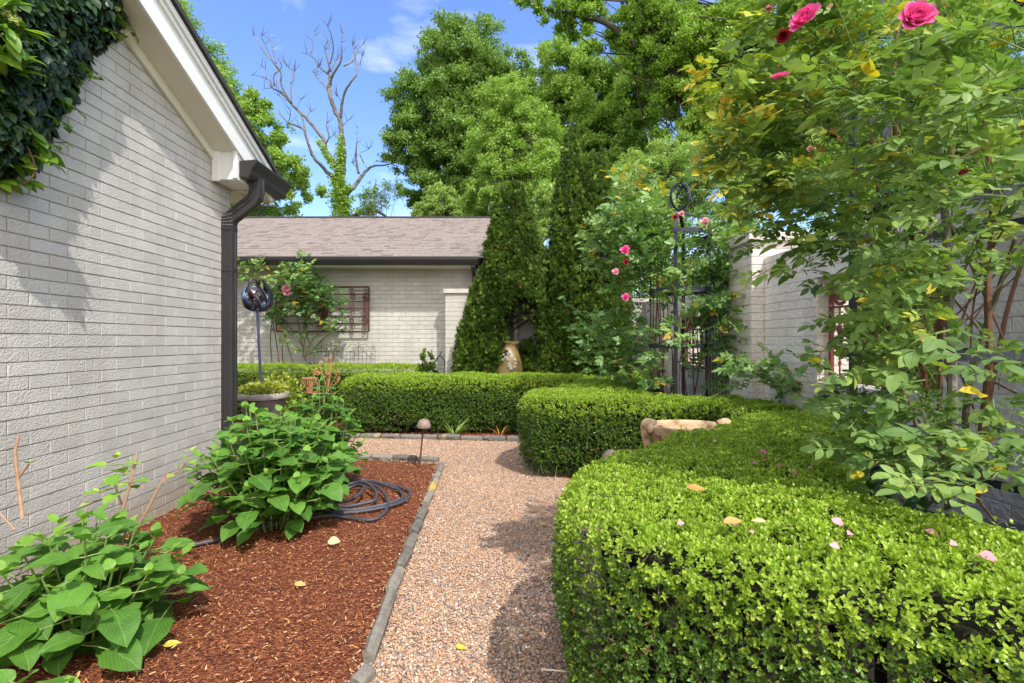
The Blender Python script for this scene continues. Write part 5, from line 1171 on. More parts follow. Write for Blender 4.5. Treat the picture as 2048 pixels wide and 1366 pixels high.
bud(at(1538, 14, 1.55), .022, M['petal_pale'], R1.root, (-.2, -.1, -1)); bud(at(1785, 160, 1.45), .016, M['petal_pale'], R1.root, (-.7, -.2, -.6)); bud(at(1802, 147, 1.46), .012, M['petal_hot'], R1.root)
bloom(at(1922, 345, 1.30), .022, M['petal_dark'], R1.root, (-.1, -.4, .9), .7); bud(at(1660, 14, 1.5), .014, M['petal_pale'], R1.root); bloom(at(1622, 298, 1.6), .014, M['petal_pale'], R1.root); bud(at(1618, 315, 1.6), .014, M['petal_dark'], R1.root)
bud(at(1408, 150, 1.6), .010, M['petal_dark'], R1.root); bud(at(1557, 132, 1.6), .009, M['petal_pale'], R1.root)

# --- far rose on the slim obelisk
R2 = Rose('climbing rose with small pink blooms smothering the slim obelisk', (FXo, FYo, 0))
for q in range(16):
    a = random.uniform(0, 6.3); R2.cane([(FXo+.22*math.cos(a)+random.uniform(-.2, .2), FYo+.2*math.sin(a), 0), (FXo+.3*math.cos(a)*random.uniform(.3, 1.1), FYo+.28*math.sin(a), 1.0), (FXo+.25*math.cos(a+.7), FYo+.25*math.sin(a+.7), random.uniform(1.6, 2.3))], .009, .004)
def fill2(R, poly, Ya, Yb, n, size, base_r, cx_, up_=.08, nl=6, ln=.3):
    x0, y0 = np.min(poly, 0); x1, y1 = np.max(poly, 0); k = 0
    while k < n:
        x, y = random.uniform(x0, x1), random.uniform(y0, y1)
        if not inpoly(np.array([x]), np.array([y]), poly)[0]: continue
        k += 1; p = at(x, y, random.uniform(Ya, Yb)); dx = np.sign(p[0]-cx_)*random.uniform(0, ln); b = p+np.array([dx, random.uniform(-.3, .1), random.uniform(-.1, .2)+up_])
        R.shoot(p, b, .02, size, nl, .0025, 0, base_r=base_r+random.uniform(-.2, .25))
fill2(R2, [(1225, 440), (1290, 412), (1330, 445), (1400, 455), (1440, 450), (1470, 500), (1480, 600), (1420, 580), (1300, 560), (1230, 520)], 4.55, 5.2, 200, .12, .5, FXo)
fill2(R2, [(1180, 470), (1300, 470), (1300, 620), (1230, 600)], 4.7, 5.3, 44, .11, .6, FXo+.3)
fill2(R2, [(1330, 590), (1450, 590), (1450, 680), (1350, 680)], 4.35, 5.0, 60, .11, .55, FXo)
fill2(R2, [(1180, 640), (1300, 640), (1320, 780), (1180, 750)], 4.9, 5.8, 84, .11, .5, FXo)
fill2(R2, [(1300, 680), (1460, 700), (1460, 785), (1300, 785)], 4.4, 5.1, 44, .10, .45, FXo)
fill2(R2, [(1240, 400), (1340, 340), (1400, 330), (1420, 380), (1300, 440)], 5.0, 5.4, 34, .11, .75, FXo, .1)
R2.done(RLs, M['rose_leaf2'])
for (x, y, m_, s) in ((1250, 500, 'petal_hot', .05), (1252, 524, 'petal_dark', .03), (1231, 543, 'petal_pale', .035), (1251, 594, 'petal_hot', .04), (1410, 443, 'petal_pale', .045), (1363, 427, 'petal_pale', .03), (1350, 434, 'petal_dark', .03)):
    bloom(at(x, y, 4.35), s, M[m_], R2.root, (-.3, -.8, .4), npet=16)

# --- low rose growth creeping at the foot of the garden wall
R3 = Rose('low bluish green rose suckers sprawling at the foot of the tall pier', (2.0, 4.0, 0.6), cat='plant')
for q in range(34):
    t = random.random(); a = at(1480+t*200, 740+t*60+random.uniform(-25, 25), random.uniform(3.5, 4.0)); R3.shoot(a, a+np.array([random.uniform(-.15, .05), random.uniform(-.2, .05), random.uniform(-.02, .1)]), .02, .10, 7, .0025, 0, base_r=.6)
R3.shoot(at(1560, 740, 3.9), at(1527, 695, 3.9), .02, .08, 6, .003, .93, base_r=.6); R3.shoot(at(1410, 800, 4.1), at(1560, 760, 4.0), .05, .06, 4, .004, 0, base_r=.5)
R3.g.tube([at(1560, 800, 3.8), (1.9, 3.9, 0.0)], .006, 6)
R3.done(RLs, M['rose_leaf2'])

# --- rose against the outbuilding wall
R4 = Rose('climbing rose with two pale pink blooms beside the wall trellis', ((590-CX)*7.5/F, 7.5, 0))
W = 7.5
for pts in (((545, 740), (541, 690), (543, 650), (552, 600)), ((560, 740), (552, 680), (545, 640), (535, 590)), ((566, 725), (565, 690), (575, 650), (570, 620)), ((590, 735), (575, 690), (570, 650), (575, 600)), ((610, 720), (600, 660), (592, 620), (600, 560)), ((605, 715), (612, 650), (606, 620), (605, 560)), ((612, 720), (622, 685), (650, 650), (668, 620)), ((625, 700), (655, 670), (683, 650), (684, 625)), ((607, 715), (625, 705), (665, 702), (680, 704)), ((608, 700), (595, 675), (580, 655), (570, 640)), ((620, 690), (612, 660), (606, 620), (604, 600))):
    R4.cane([at(x, y, W-.08) for x, y in pts], .010, .005, M['bark_green'] if random.random() < .6 else None)
fill2(R4, [(535, 600), (570, 560), (640, 560), (655, 600), (620, 640), (550, 650)], 7.2, 7.5, 130, .095, .25, -3.3, .0, 5, .12)
fill2(R4, [(480, 545), (520, 530), (560, 545), (560, 600), (500, 600)], 7.15, 7.4, 20, .11, .6, -3.7, .06, 6, .12)
fill2(R4, [(560, 535), (615, 540), (612, 590), (560, 580)], 7.1, 7.35, 22, .11, .6, -3.3, .06, 6, .1)
fill2(R4, [(640, 585), (690, 580), (690, 640), (670, 640), (650, 610)], 7.3, 7.5, 20, .09, .3, -2.8, .0, 5, .08)
fill2(R4, [(590, 650), (700, 640), (650, 720), (580, 730)], 7.3, 7.5, 18, .08, .5, -3.0, .02, 5, .08)
for (a, b) in (((500, 560), (512, 522)), ((515, 570), (523, 520)), ((575, 560), (568, 530)), ((600, 560), (606, 530)), ((610, 570), (612, 530)), ((655, 670), (640, 640)), ((560, 700), (568, 680)), ((545, 580), (541, 545))): R4.shoot(at(*a, 7.25), at(*b, 7.2), .02, .10, 8, .004, .8, base_r=.78)
R4.done(RLs, M['rose_leaf2'])
bloom(at(573, 575, 7.1), .07, M['petal_pale'], R4.root, (0, -1, .3), npet=18); bloom(at(574, 585, 7.1), .055, M['petal_pale'], R4.root, (.2, -1, .1), npet=18)

# dark glossy shrub in the gap between near hedge and obelisk
sh_ = thing('evergreen_shrub', 'low dark glossy shrub in the gap between the near hedge and the obelisk ring', 'shrub', (1.58, 2.0, 0))
n = 420; P = nrm(RNG.normal(size=(n, 3)))*RNG.random((n, 1))**.4*np.array([.30, .38, .30])+np.array([1.68, 2.05, .34]); P[:, 2] = np.abs(P[:, 2])
D = nrm(P-np.array([1.68, 2.05, .1])+RNG.normal(size=(n, 3))*.3); scatter('foliage', LF, P, D, rdir(n, 1.2), RNG.uniform(.05, .09, n), RNG.random(n)*.35, M['rose_leaf2'], sh_)
g = G()
for q in range(12): g.tube([(1.68, 2.05, 0), (1.68+random.uniform(-.2, .2), 2.05+random.uniform(-.25, .25), .45)], .005, 5)
g.parts('stem', M['bark_dark'], sh_)

# grass-like tufts at the hedge foot
def tuft(label, x, y, n, ln, m):
    t = thing('lily_tuft', label, 'plant', (x, y, 0), 'strappy tufts by the far hedge'); GL = tmpl_leaf(6, .06, .1, .5, across=3)
    a = RNG.uniform(0, 6.28, n); D = nrm(np.stack([np.cos(a)*.6, np.sin(a)*.4, np.full(n, 1.1)], 1)); N_ = nrm(np.stack([-np.cos(a), -np.sin(a), np.full(n, .4)], 1))
    scatter('blades', GL, np.tile([x, y, 0.0], (n, 1))+RNG.normal(size=(n, 3))*.01, D, N_, ln*RNG.uniform(.6, 1.1, n), RNG.random(n), m, t)
p = onz(905, 880); tuft('pale strappy tuft spilling over the far edging stones', p[0], p[1]+.1, 22, .30, M['tree_d'])
p = onz(1000, 876); tuft('small dry tuft at the foot of the far hedge', p[0], p[1]+.1, 12, .18, M['dry_leaf'])

# ------------------------------------------------------------------ fallen leaves and petals
PT = tmpl_leaf(4, 0.85, 0.22, 0.22, peak=0.6); DL = tmpl_leaf(6, 0.45, 0.18, 0.10)
def litter(name, label, cat, x, y, z, size, m, t=PT, group=None, d=None):
    p = onz(x, y, z); d = nrm(np.array(d if d is not None else [random.uniform(-1, 1), random.uniform(-.5, .5), random.uniform(-.1, .25)]))
    o = scatter(name, t, [p-d*size*.5], [d], [nrm(np.array([random.uniform(-.3, .3), -.55, 1]))], size, np.array([random.random()]), m); tag(o, label, cat, group)
HZ = 0.742
pet = [(1526, 904, .030, 'petal_hot', 'deep pink petal at the head of the petal scatter on the near hedge'), (1533, 918, .026, 'petal_dark', 'dark crimson petal beside the deep pink one on the near hedge'), (1560, 931, .028, 'petal_pale', 'pink petal in the middle of the scatter on the near hedge'),
 (1587, 945, .028, 'petal_pale', 'pale petal at the right end of the main petal scatter'), (1623, 936, .022, 'petal_pale', 'pink petal near the dark gap behind the near hedge'), (1510, 926, .022, 'petal_pale', 'faint pink petal left of the crimson one'),
 (1389, 889, .022, 'petal_pale', 'small pink petal just below the urn'), (1430, 882, .022, 'petal_pale', 'small pink petal right below the urn'), (1471, 1049, .024, 'petal_pale', 'pale petal lying on the brown leaf'), (1502, 1063, .017, 'petal_pale', 'small rosy petal right of the brown leaf'),
 (1676, 1044, .027, 'petal_pale', 'curled pink petal alone in the middle of the near hedge'), (1864, 1065, .027, 'petal_pale', 'upturned pink petal near the obelisk ring'), (1908, 1087, .020, 'petal_pale', 'thin pink petal right of the upturned one'), (1975, 1113, .030, 'petal_pale', 'bright folded petal farthest right on the hedge'),
 (1700, 1066, .017, 'petal_pale', 'tiny pink petal below the curled one'), (1362, 1046, .017, 'petal_pale', 'tiny mauve petal at the left of the near hedge'), (1669, 1091, .020, 'petal_pale', 'whitish petal lowest on the near hedge top'), (1218, 775, .03, 'petal_pale', 'faded petal on top of the curving hedge'), (1240, 783, .03, 'petal_pale', 'faded petal right of another on the curving hedge')]
for x, y, s, m_, lb in pet: litter('petal', lb, 'petal', x, y, HZ, s*1.15, M[m_], group='fallen rose petals')
litter('fallen_leaf', 'large tan dry leaf on the near hedge', 'leaf', 1392, 976, HZ+.008, .060, M['dry_leaf'], DL, 'fallen leaves', (1, -.25, .0)); litter('fallen_leaf', 'curled orange brown leaf on the near hedge, under a petal', 'leaf', 1466, 1042, HZ, .055, M['dry_leaf'], DL, 'fallen leaves', (1, .1, .1))
litter('fallen_leaf', 'pale yellow leaf right of the brown one on the near hedge', 'leaf', 1517, 1041, HZ, .035, M['tan_leaf'], DL, 'fallen leaves'); litter('fallen_leaf', 'orange leaf on the gravel beside the near hedge', 'leaf', 1088, 1048, .022, .055, M['dry_leaf'], DL, 'fallen leaves', (1, .6, 0))
litter('petal', 'pink petal on the gravel beside the near hedge', 'petal', 1094, 1016, .02, .03, M['petal_pale'], group='fallen rose petals'); litter('fallen_leaf', 'yellow green leaf on the near gravel', 'leaf', 922, 1294, .02, .045, M['yel_leaf'], DL, 'fallen leaves', (1, -.3, 0))
litter('fallen_leaf', 'crisp pale leaf on the mulch in front of the hydrangea', 'leaf', 668, 1083, .03, .075, M['tan_leaf'], tmpl_leaf(5, .8, .2, .1), 'fallen leaves', (1, 0, .05)); litter('fallen_leaf', 'orange leaf in the middle of the near mulch', 'leaf', 600, 1168, .03, .06, M['dry_leaf'], DL, 'fallen leaves', (1, -.1, 0))
litter('fallen_leaf', 'small green leaf on the mulch by the nearest hydrangea', 'leaf', 343, 1287, .03, .06, M['yel_leaf'], DL, 'fallen leaves', (1, .5, 0))

# ------------------------------------------------------------------ arborvitaes
def fan_tmpl():
    P, D, N_, S = [], [], [], []
    for q, a in enumerate((-.9, -.45, 0, .45, .9)):
        P.append((0.1+.1*abs(a), a*.05, 0)); D.append((math.cos(a), math.sin(a), .05*q-.1)); N_.append((0, .3*a, 1)); S.append(.8-.2*abs(a))
    for q, a in enumerate((-.6, .6)):
        P.append((0.5, a*.1, 0)); D.append((math.cos(a), math.sin(a), .1)); N_.append((0, .3, 1)); S.append(.45)
    return merge_templates(tmpl_rhomb(.30, .08), P, D, N_, S)
FAN = fan_tmpl()
def conifer(label, leaders, foot, n, sz=.085, trunk=True, group='arborvitaes', gaps=()):
    """leaders: list of (x, y, ztop, zbase, rbase, shape power)"""
    t = thing('arborvitae', label, 'conifer', (leaders[0][0], leaders[0][1], 0), group)
    P, D, N_ = [], [], []; TC = []
    wsum = sum((l[2]-l[3])*l[4] for l in leaders)
    for li, (x, y, zt, zb, rb, pw) in enumerate(leaders):
        m_ = int(n*(zt-zb)*rb/wsum); per = 16; mt = max(40, m_//per)
        tt = np.clip(1-np.sqrt(1-RNG.random(mt)*.998), 0, 1); a = RNG.uniform(0, 2*math.pi, mt); z = zb+(zt-zb)*tt
        prof = rb*np.clip((1-tt)**pw, 0, 1)*np.clip(.72+tt*1.9, 0, 1)
        lump = 1+.09*np.sin(3*a+z*3.1+li)+.08*np.sin(7*a-z*6.3)+.06*np.sin(z*11+5*a+li*2)
        rr = prof*lump*(1-RNG.random(mt)**1.6*.30)+.015
        tr = (.035+.045*RNG.random(mt))*np.clip(1.25-tt*.8, .35, 1); tcol = RNG.normal(size=mt)*.22
        m_ = mt*per; a = np.repeat(a, per); tt = np.repeat(tt, per); z = np.repeat(z, per)
        off = nrm(RNG.normal(size=(m_, 3)))*(RNG.random((m_, 1))**.5)*np.repeat(tr, per)[:, None]*np.array([1, 1, 1.5]); TC.append(np.repeat(tcol, per))
        p = np.stack([x+np.repeat(rr, per)*np.cos(a), y+np.repeat(rr, per)*np.sin(a), z], 1)+off; z = p[:, 2]
        keep = np.ones(m_, bool)
        for (gx, gz, gr, gh) in gaps: keep &= ~((np.abs(p[:, 0]-gx) < gr*(1+.3*np.sin(z*9))) & (np.abs(z-gz) < gh) & (RNG.random(m_) > .05))
        d = nrm(np.stack([np.cos(a)*.55, np.sin(a)*.55, np.full(m_, 1.15)], 1)+RNG.normal(size=(m_, 3))*.30)
        nn = nrm(np.stack([-np.sin(a), np.cos(a), np.zeros(m_)], 1)+RNG.normal(size=(m_, 3))*.8)
        P.append(p[keep]); D.append(d[keep]); N_.append(nn[keep]); TC[-1] = TC[-1][keep]
    P = np.vstack(P); D = np.vstack(D); N_ = np.vstack(N_); m_ = len(P)
    hv = .48+np.concatenate(TC)+.14*RNG.normal(size=m_); r = np.where(RNG.random(m_) < .008, .99, np.clip(hv, 0, .93))
    P[:, 2] = np.maximum(P[:, 2], .04)
    scatter('foliage', FAN, P, D, N_, sz*RNG.uniform(.7, 1.3, m_), r, M['arbor'], t)
    for li, (x, y, zt, zb, rb, pw) in enumerate(leaders):
        g = G(); g.tube([(foot[0]+.06*li, foot[1], 0), ((x+foot[0])/2, y, (zt+zb)*.4), (x, y, zb+(zt-zb)*.72)], [.05, .035, .008], 7); g.build('trunk', M['bark_grey'], t, smooth=True)
    g = G()  # dense inner twigs
    for (x, y, zt, zb, rb, pw) in leaders:
        for q in range(int(60*(zt-zb))):
            tq = random.random()**1.3*.72; z = zb+(zt-zb)*tq; a = random.uniform(0, 6.28); rr = rb*(1-tq)**pw*.75
            if any(abs(x+rr*math.cos(a)-gx) < gr and abs(z-gz) < gh for gx, gz, gr, gh in gaps): continue
            g.tube([(x, y, z-.12), (x+rr*math.cos(a), y+rr*math.sin(a), z+.12)], [.008, .003], 4)
    g.build('branches', M['bark_dark'], t); return t
def xz(x, y, Y): p = at(x, y, Y); return p[0], Y, p[2]
a = xz(1034, 352, 7.15)
conifer('broad arborvitae left of the tall pair, hollow above the clay jar', [(a[0]-.06, 7.2, a[2], 1.50, .58, .60), (-.30, 7.2, 2.35, .75, .42, .6), (-.40, 7.15, 1.75, .05, .40, .45), (.36, 7.35, 1.30, .05, .26, .6), (-.16, 7.42, 1.1, .05, .40, .5)], (.18, 7.4), 100000, sz=.058, gaps=((.28, 1.52, .16, .30), (.12, 1.35, .10, .25)))
a = xz(1144, 243, 7.1); b = xz(1190, 280, 7.0)
conifer('tall twin peaked arborvitae, highest conifer behind the hedge', [(a[0], 7.2, a[2]+.06, .9, .46, .72), (a[0]-.03, 7.15, 3.1, .05, .46, .30), (b[0]+.04, 7.05, b[2]+.05, .7, .55, .70), (b[0]-.05, 7.0, 2.4, .05, .56, .35), (1.0, 6.95, 1.35, .05, .30, .7)], (1.1, 7.2), 165000, sz=.050)
a = xz(855, 688, 7.25); conifer('small cone shaped arborvitae seedling against the wall, above the straight hedge', [(a[0], 7.22, a[2], .05, .24, .75)], (a[0], 7.22), 4200, sz=.045, trunk=False)
# cable loop on the wall
g = G(); g.tube(smooth_path([at(868, 735, 7.6), at(872, 720, 7.6), at(880, 712, 7.6), at(888, 722, 7.6), at(890, 745, 7.6), at(884, 752, 7.6), at(878, 745, 7.6)], 6), .008, 6); g.tube([at(873, 722, 7.6), at(884, 702, 7.6)], .007, 6)
tag(g.build('cable', M['iron'], None), 'loop of black cable hanging on the wall beside the small seedling', 'cable')

# ------------------------------------------------------------------ trees
def cluster_tmpl(seed, n=7, sp=.42, ls=.36, w=.5):
    r = np.random.default_rng(seed); P = nrm(r.normal(size=(n, 3)))*sp*r.random((n, 1))**.5; D = nrm(P*1.2+r.normal(size=(n, 3))*.7+np.array([0, 0, -.15])); N_ = nrm(r.normal(size=(n, 3))*.7+np.array([0, 0, .9])); S = ls*r.uniform(.7, 1.25, n)
    V, Fs, A = merge_templates(tmpl_rhomb(w, .08), P, D, N_, S); A = A.copy(); A[:, 2] = np.repeat(r.uniform(-.2, .2, n), 4); return V, Fs, A
CL = [cluster_tmpl(s) for s in (1, 2, 3)]
def tree(name, label, foot, ells, nclump, per, size, m, limbs=(), group=None, trunk=None, clump=.30, flat=.6, seed=1, bark='bark_dark', cat='tree', shell=.45, branch=.6):
    """ells: crown ellipsoids (cx, cy, cz, rx, ry, rz); clumps of leafy twigs on their outer part"""
    r = np.random.default_rng(seed); t = thing(name, label, cat, (foot[0], foot[1], 0), group); nclump = int(nclump*6.5); per = int(per*.30); size *= .72; clump *= .62; shell *= .6
    vol = np.array([e[3]*e[4]*e[5] for e in ells])**.67; vol = vol/vol.sum(); P, D, R_ = [], [], []; cents = []
    for e, v in zip(ells, vol):
        k = max(3, int(nclump*v)); c = np.array(e[:3]); rad = np.array(e[3:]); u = nrm(r.normal(size=(k, 3))); f = r.random((k, 1))**.5*(1-shell)+shell
        f = np.clip(f, 0, 1)*(1+.10*np.sin(u[:, :1]*7+u[:, 2:]*9))
        cc = c+u*f*rad; cr_ = clump*rad.mean()*r.uniform(.55, 1.25, k)
        hol = np.sin(cc[:, 0]*3.4/rad.mean()+seed)+np.sin(cc[:, 2]*4.1/rad.mean())+np.sin((cc[:, 0]+cc[:, 2])*7.7/rad.mean()+seed)
        for q in range(k):
            if hol[q] < -1.35: continue
            n = int(per*(cr_[q]/(clump*rad.mean()))**2); w = nrm(r.normal(size=(n, 3)))*r.random((n, 1))**.55*cr_[q]*np.array([1, 1, flat]); w[:, 2] -= .25*np.hypot(w[:, 0], w[:, 1])**2/cr_[q]
            P.append(cc[q]+w); D.append(w+nrm(cc[q]-c)*.3*cr_[q]+r.normal(size=(n, 3))*cr_[q]*.4); R_.append(np.full(n, .5+.3*(r.random()-.5))+r.normal(size=n)*.16); cents.append(cc[q])
    P = np.vstack(P); D = nrm(np.vstack(D)); R_ = np.clip(np.concatenate(R_), 0, 1); n = len(P)
    N_ = nrm(r.normal(size=(n, 3))*.8+np.array([.15, -.35, .75]))
    ob = scatter_multi('crown', CL, P, D, N_, size*r.uniform(.75, 1.3, n), R_*.79, m, t)
    c0 = np.mean([e[:3] for e in ells], 0)
    g = G(); trk = trunk or [(foot[0], foot[1], 0, .22), (foot[0]+.1, foot[1], c0[2]*.5, .17), (c0[0], c0[1], c0[2], .10)]
    g.tube([q[:3] for q in trk], [q[3] for q in trk], 10); g.build('trunk', M[bark], t, smooth=True)
    g = G(); tp = [np.array(q[:3]) for q in trk]; tr_ = [q[3] for q in trk]
    for c in cents:
        if r.random() > branch*.25: continue
        j = r.integers(max(0, len(tp)-3), len(tp)-1); s = r.random(); b = tp[j]*(1-s)+tp[j+1]*s; mid = (b+c)/2+np.array([0, 0, -.06*np.linalg.norm(c-b)])+r.normal(size=3)*.07*np.linalg.norm(c-b)
        rr = max(.02, tr_[-1]*.35); g.tube([b, mid, c], [rr, rr*.6, rr*.2], 5)
    for pts, r0 in limbs: pts = smooth_path(pts, 4); g.tube(pts, np.linspace(r0, r0*.35, len(pts)), 8)
    g.build('limbs', M[bark], t, smooth=True); return t
def E(x, y, rx, ry, Y, d): c = at(x, y, Y); return (c[0], Y, c[2], rx*Y/F, d, ry*Y/F)
# light green tree behind the house
tree('broadleaf_tree', 'light green tree rising behind the house gable and gutter', (at(430, 500, 17)[0], 17, 0),
     [E(290, 110, 125, 150, 17, 2.4), E(400, 230, 105, 120, 17, 2.0), E(480, 290, 95, 80, 16.5, 1.6), E(550, 345, 68, 44, 16, 1.0), E(607, 375, 42, 36, 16, .7), E(505, 400, 90, 42, 17, 1.6), E(410, 390, 80, 60, 17.5, 1.6), E(300, 300, 140, 140, 18, 2.2), E(485, 215, 52, 48, 17, .9), E(545, 255, 30, 30, 16.5, .6)],
     110, 190, .40, M['tree_b'], trunk=[(at(398, 600, 17)[0], 17, 0, .22), (at(405, 400, 17)[0], 17, 5.6, .17), (at(380, 200, 17)[0], 17, 9.5, .09)], seed=2, clump=.34)
# big round tree
tree('broadleaf_tree', 'big round topped tree standing alone against the sky behind the outbuilding', (at(955, 600, 20)[0], 20, 0),
     [E(920, 125, 95, 85, 20, 1.9), E(870, 210, 85, 80, 20, 1.8), E(985, 180, 85, 90, 20, 1.8), E(835, 290, 65, 65, 20, 1.5), E(930, 290, 90, 85, 20, 1.9), E(1010, 280, 80, 85, 20.5, 1.6), E(850, 375, 55, 38, 20, 1.3), E(955, 380, 70, 50, 20, 1.4)],
     170, 150, .42, M['tree_a'], trunk=[(at(955, 600, 20)[0], 20, 0, .42), (at(957, 420, 20)[0], 20, 6.5, .36), (at(945, 280, 20)[0], 20, 9.7, .2), (at(930, 130, 20)[0], 20, 12.6, .08)],
     limbs=[([at(957, 430, 20), at(985, 380, 20), at(1010, 300, 20)], .25), ([at(955, 400, 20), at(905, 340, 20), at(860, 260, 20)], .2)], seed=5, clump=.36)
tree('broadleaf_tree', 'slender yellow green tree in front of the big round one, reaching over the broad arborvitae', (at(1040, 600, 13)[0], 13, 0),
     [E(1020, 215, 60, 55, 13, 1.0), E(985, 290, 60, 50, 13, 1.0), E(1060, 280, 55, 70, 13, 1.0), E(1000, 350, 65, 40, 13, 1.0), E(1090, 340, 55, 50, 12.5, 1.0), E(1080, 400, 60, 40, 12.5, 1.0), E(965, 400, 45, 30, 13, .8)],
     120, 95, .26, M['tree_b'], trunk=[(at(1060, 600, 13)[0], 13, 0, .10), (at(1045, 400, 13)[0], 13, 5.1, .075), (at(1020, 200, 13)[0], 13, 7.8, .03)], seed=8, clump=.38, flat=.42, bark='bark_grey')
# large trees on the right
tree('broadleaf_tree', 'tree with a pale sunlit crown between the round tree and the leaning dark one', (at(1190, 600, 18)[0], 18, 0),
     [E(1130, 150, 60, 70, 18, 1.6), E(1180, 210, 90, 90, 18, 2.0), E(1120, 270, 60, 80, 18, 1.5), E(1230, 300, 90, 80, 18, 1.8), E(1160, 370, 90, 60, 18, 1.6), E(1280, 190, 90, 90, 18.5, 1.8)],
     150, 150, .38, M['tree_b'], trunk=[(at(1190, 600, 18)[0], 18, 0, .3), (at(1195, 400, 18)[0], 18, 6.2, .22), (at(1190, 220, 18)[0], 18, 9.6, .1)], seed=11, clump=.34)
tree('broadleaf_tree', 'huge tree with a dark leaning limb filling the sky at the upper right', (at(1480, 700, 14.5)[0], 14.5, 0),
     [E(1140, 15, 60, 38, 14, .9), E(1230, 40, 80, 50, 14, 1.2), E(1340, 80, 100, 100, 14.5, 1.6), E(1360, 220, 70, 70, 14.5, 1.2), E(1470, 120, 120, 130, 14.5, 2.0), E(1450, 290, 110, 90, 14.5, 1.7), E(1620, 160, 140, 150, 15, 2.2), E(1600, 330, 130, 100, 15, 1.8), E(1800, 120, 160, 160, 15, 2.2), E(1780, 320, 150, 120, 15, 2.0), E(1980, 150, 160, 190, 15, 2.2), E(1950, 370, 150, 100, 15, 1.8), E(1060, 5, 35, 16, 13.6, .6)],
     400, 125, .33, M['tree_c'], trunk=[(at(1520, 700, 14.5)[0], 14.5, 0, .4), (at(1480, 400, 14.5)[0], 14.5, 5.5, .34), (at(1380, 200, 14.5)[0], 14.5, 8.6, .22), (at(1290, 60, 14.5)[0], 14.5, 10.7, .17), (at(1230, -60, 14.5)[0], 14.5, 12.5, .10)],
     limbs=[([at(1270, 90, 14), at(1210, 45, 14), at(1140, 28, 14), at(1060, 12, 13.8)], .10), ([at(1320, 110, 14), at(1310, 40, 14), at(1312, -60, 14)], .07), ([at(1420, 300, 14.5), at(1550, 180, 14.5), at(1620, 30, 14.5)], .17), ([at(1450, 330, 14.5), at(1650, 280, 14.5), at(1850, 180, 14.5)], .14)],
     seed=14, clump=.28)
# understorey
tree('understorey_tree', 'small tiered pale leaved tree behind the arborvitaes and the slim obelisk', (at(1330, 700, 10)[0], 10, 0),
     [E(1260, 380, 70, 60, 10, .9), E(1350, 330, 80, 50, 10, .9), E(1430, 370, 70, 60, 10, .9), E(1300, 450, 80, 60, 9.7, .8), E(1180, 430, 50, 60, 9.8, .7), E(1090, 430, 40, 60, 9.5, .5)],
     110, 95, .20, M['tree_d'], trunk=[(at(1330, 700, 10)[0], 10, 0, .08), (at(1335, 500, 10)[0], 10, 3.1, .06), (at(1320, 360, 10)[0], 10, 4.6, .03)], seed=17, clump=.42, flat=.3)
tree('evergreen_bush', 'dark evergreen mass behind the garden wall, above the tall pier', (4.2, 6.6, 0),
     [(3.5, 6.6, 1.6, 1.0, .7, 1.5), (4.7, 6.6, 1.7, 1.2, .8, 1.5), (5.9, 6.4, 1.9, 1.2, .8, 1.6), (7.1, 6.4, 1.8, 1.2, .8, 1.6), (4.0, 5.2, 1.3, .7, .5, 1.1), (4.4, 4.2, 1.2, .7, .5, 1.0), (1.2, 8.9, 1.5, 1.1, .6, 1.5), (2.5, 8.7, 1.6, 1.2, .7, 1.7), (3.6, 8.0, 1.5, 1.0, .7, 1.6), (3.5, 3.0, 1.2, .5, .9, 1.15)],
     200, 150, .17, M['tree_a'], seed=19, clump=.36, flat=.7, cat='bush')
tree('flowering_shrub', 'pale loose shrub showing above the shingle roof, under the round tree', (at(880, 700, 16)[0], 16, 0), [E(885, 405, 32, 36, 16, .6), E(915, 420, 25, 25, 16, .5), E(850, 425, 22, 18, 16, .4)], 36, 70, .26, M['tree_d'], seed=23, clump=.45, cat='shrub')
tree('sapling', 'sparse sapling with scattered leaves right of the dead tree', (at(760, 700, 19)[0], 19, 0), [E(745, 400, 32, 30, 19, .6), E(790, 375, 22, 22, 19, .5), E(730, 425, 16, 12, 19, .4)], 34, 13, .30, M['tree_a'], seed=25, clump=.5, trunk=[(at(745, 600, 19)[0], 19, 0, .05), (at(746, 440, 19)[0], 19, 6.1, .04), (at(752, 360, 19)[0], 19, 7.7, .02)], bark='bark_grey', branch=1)
tree('broadleaf_tree', 'low far tree line peeping between trunks behind the house eave', (at(330, 600, 24)[0], 24, 0), [E(330, 440, 140, 60, 24, 1.5), E(180, 420, 160, 110, 24, 1.5)], 50, 110, .42, M['tree_a'], seed=27, clump=.3)

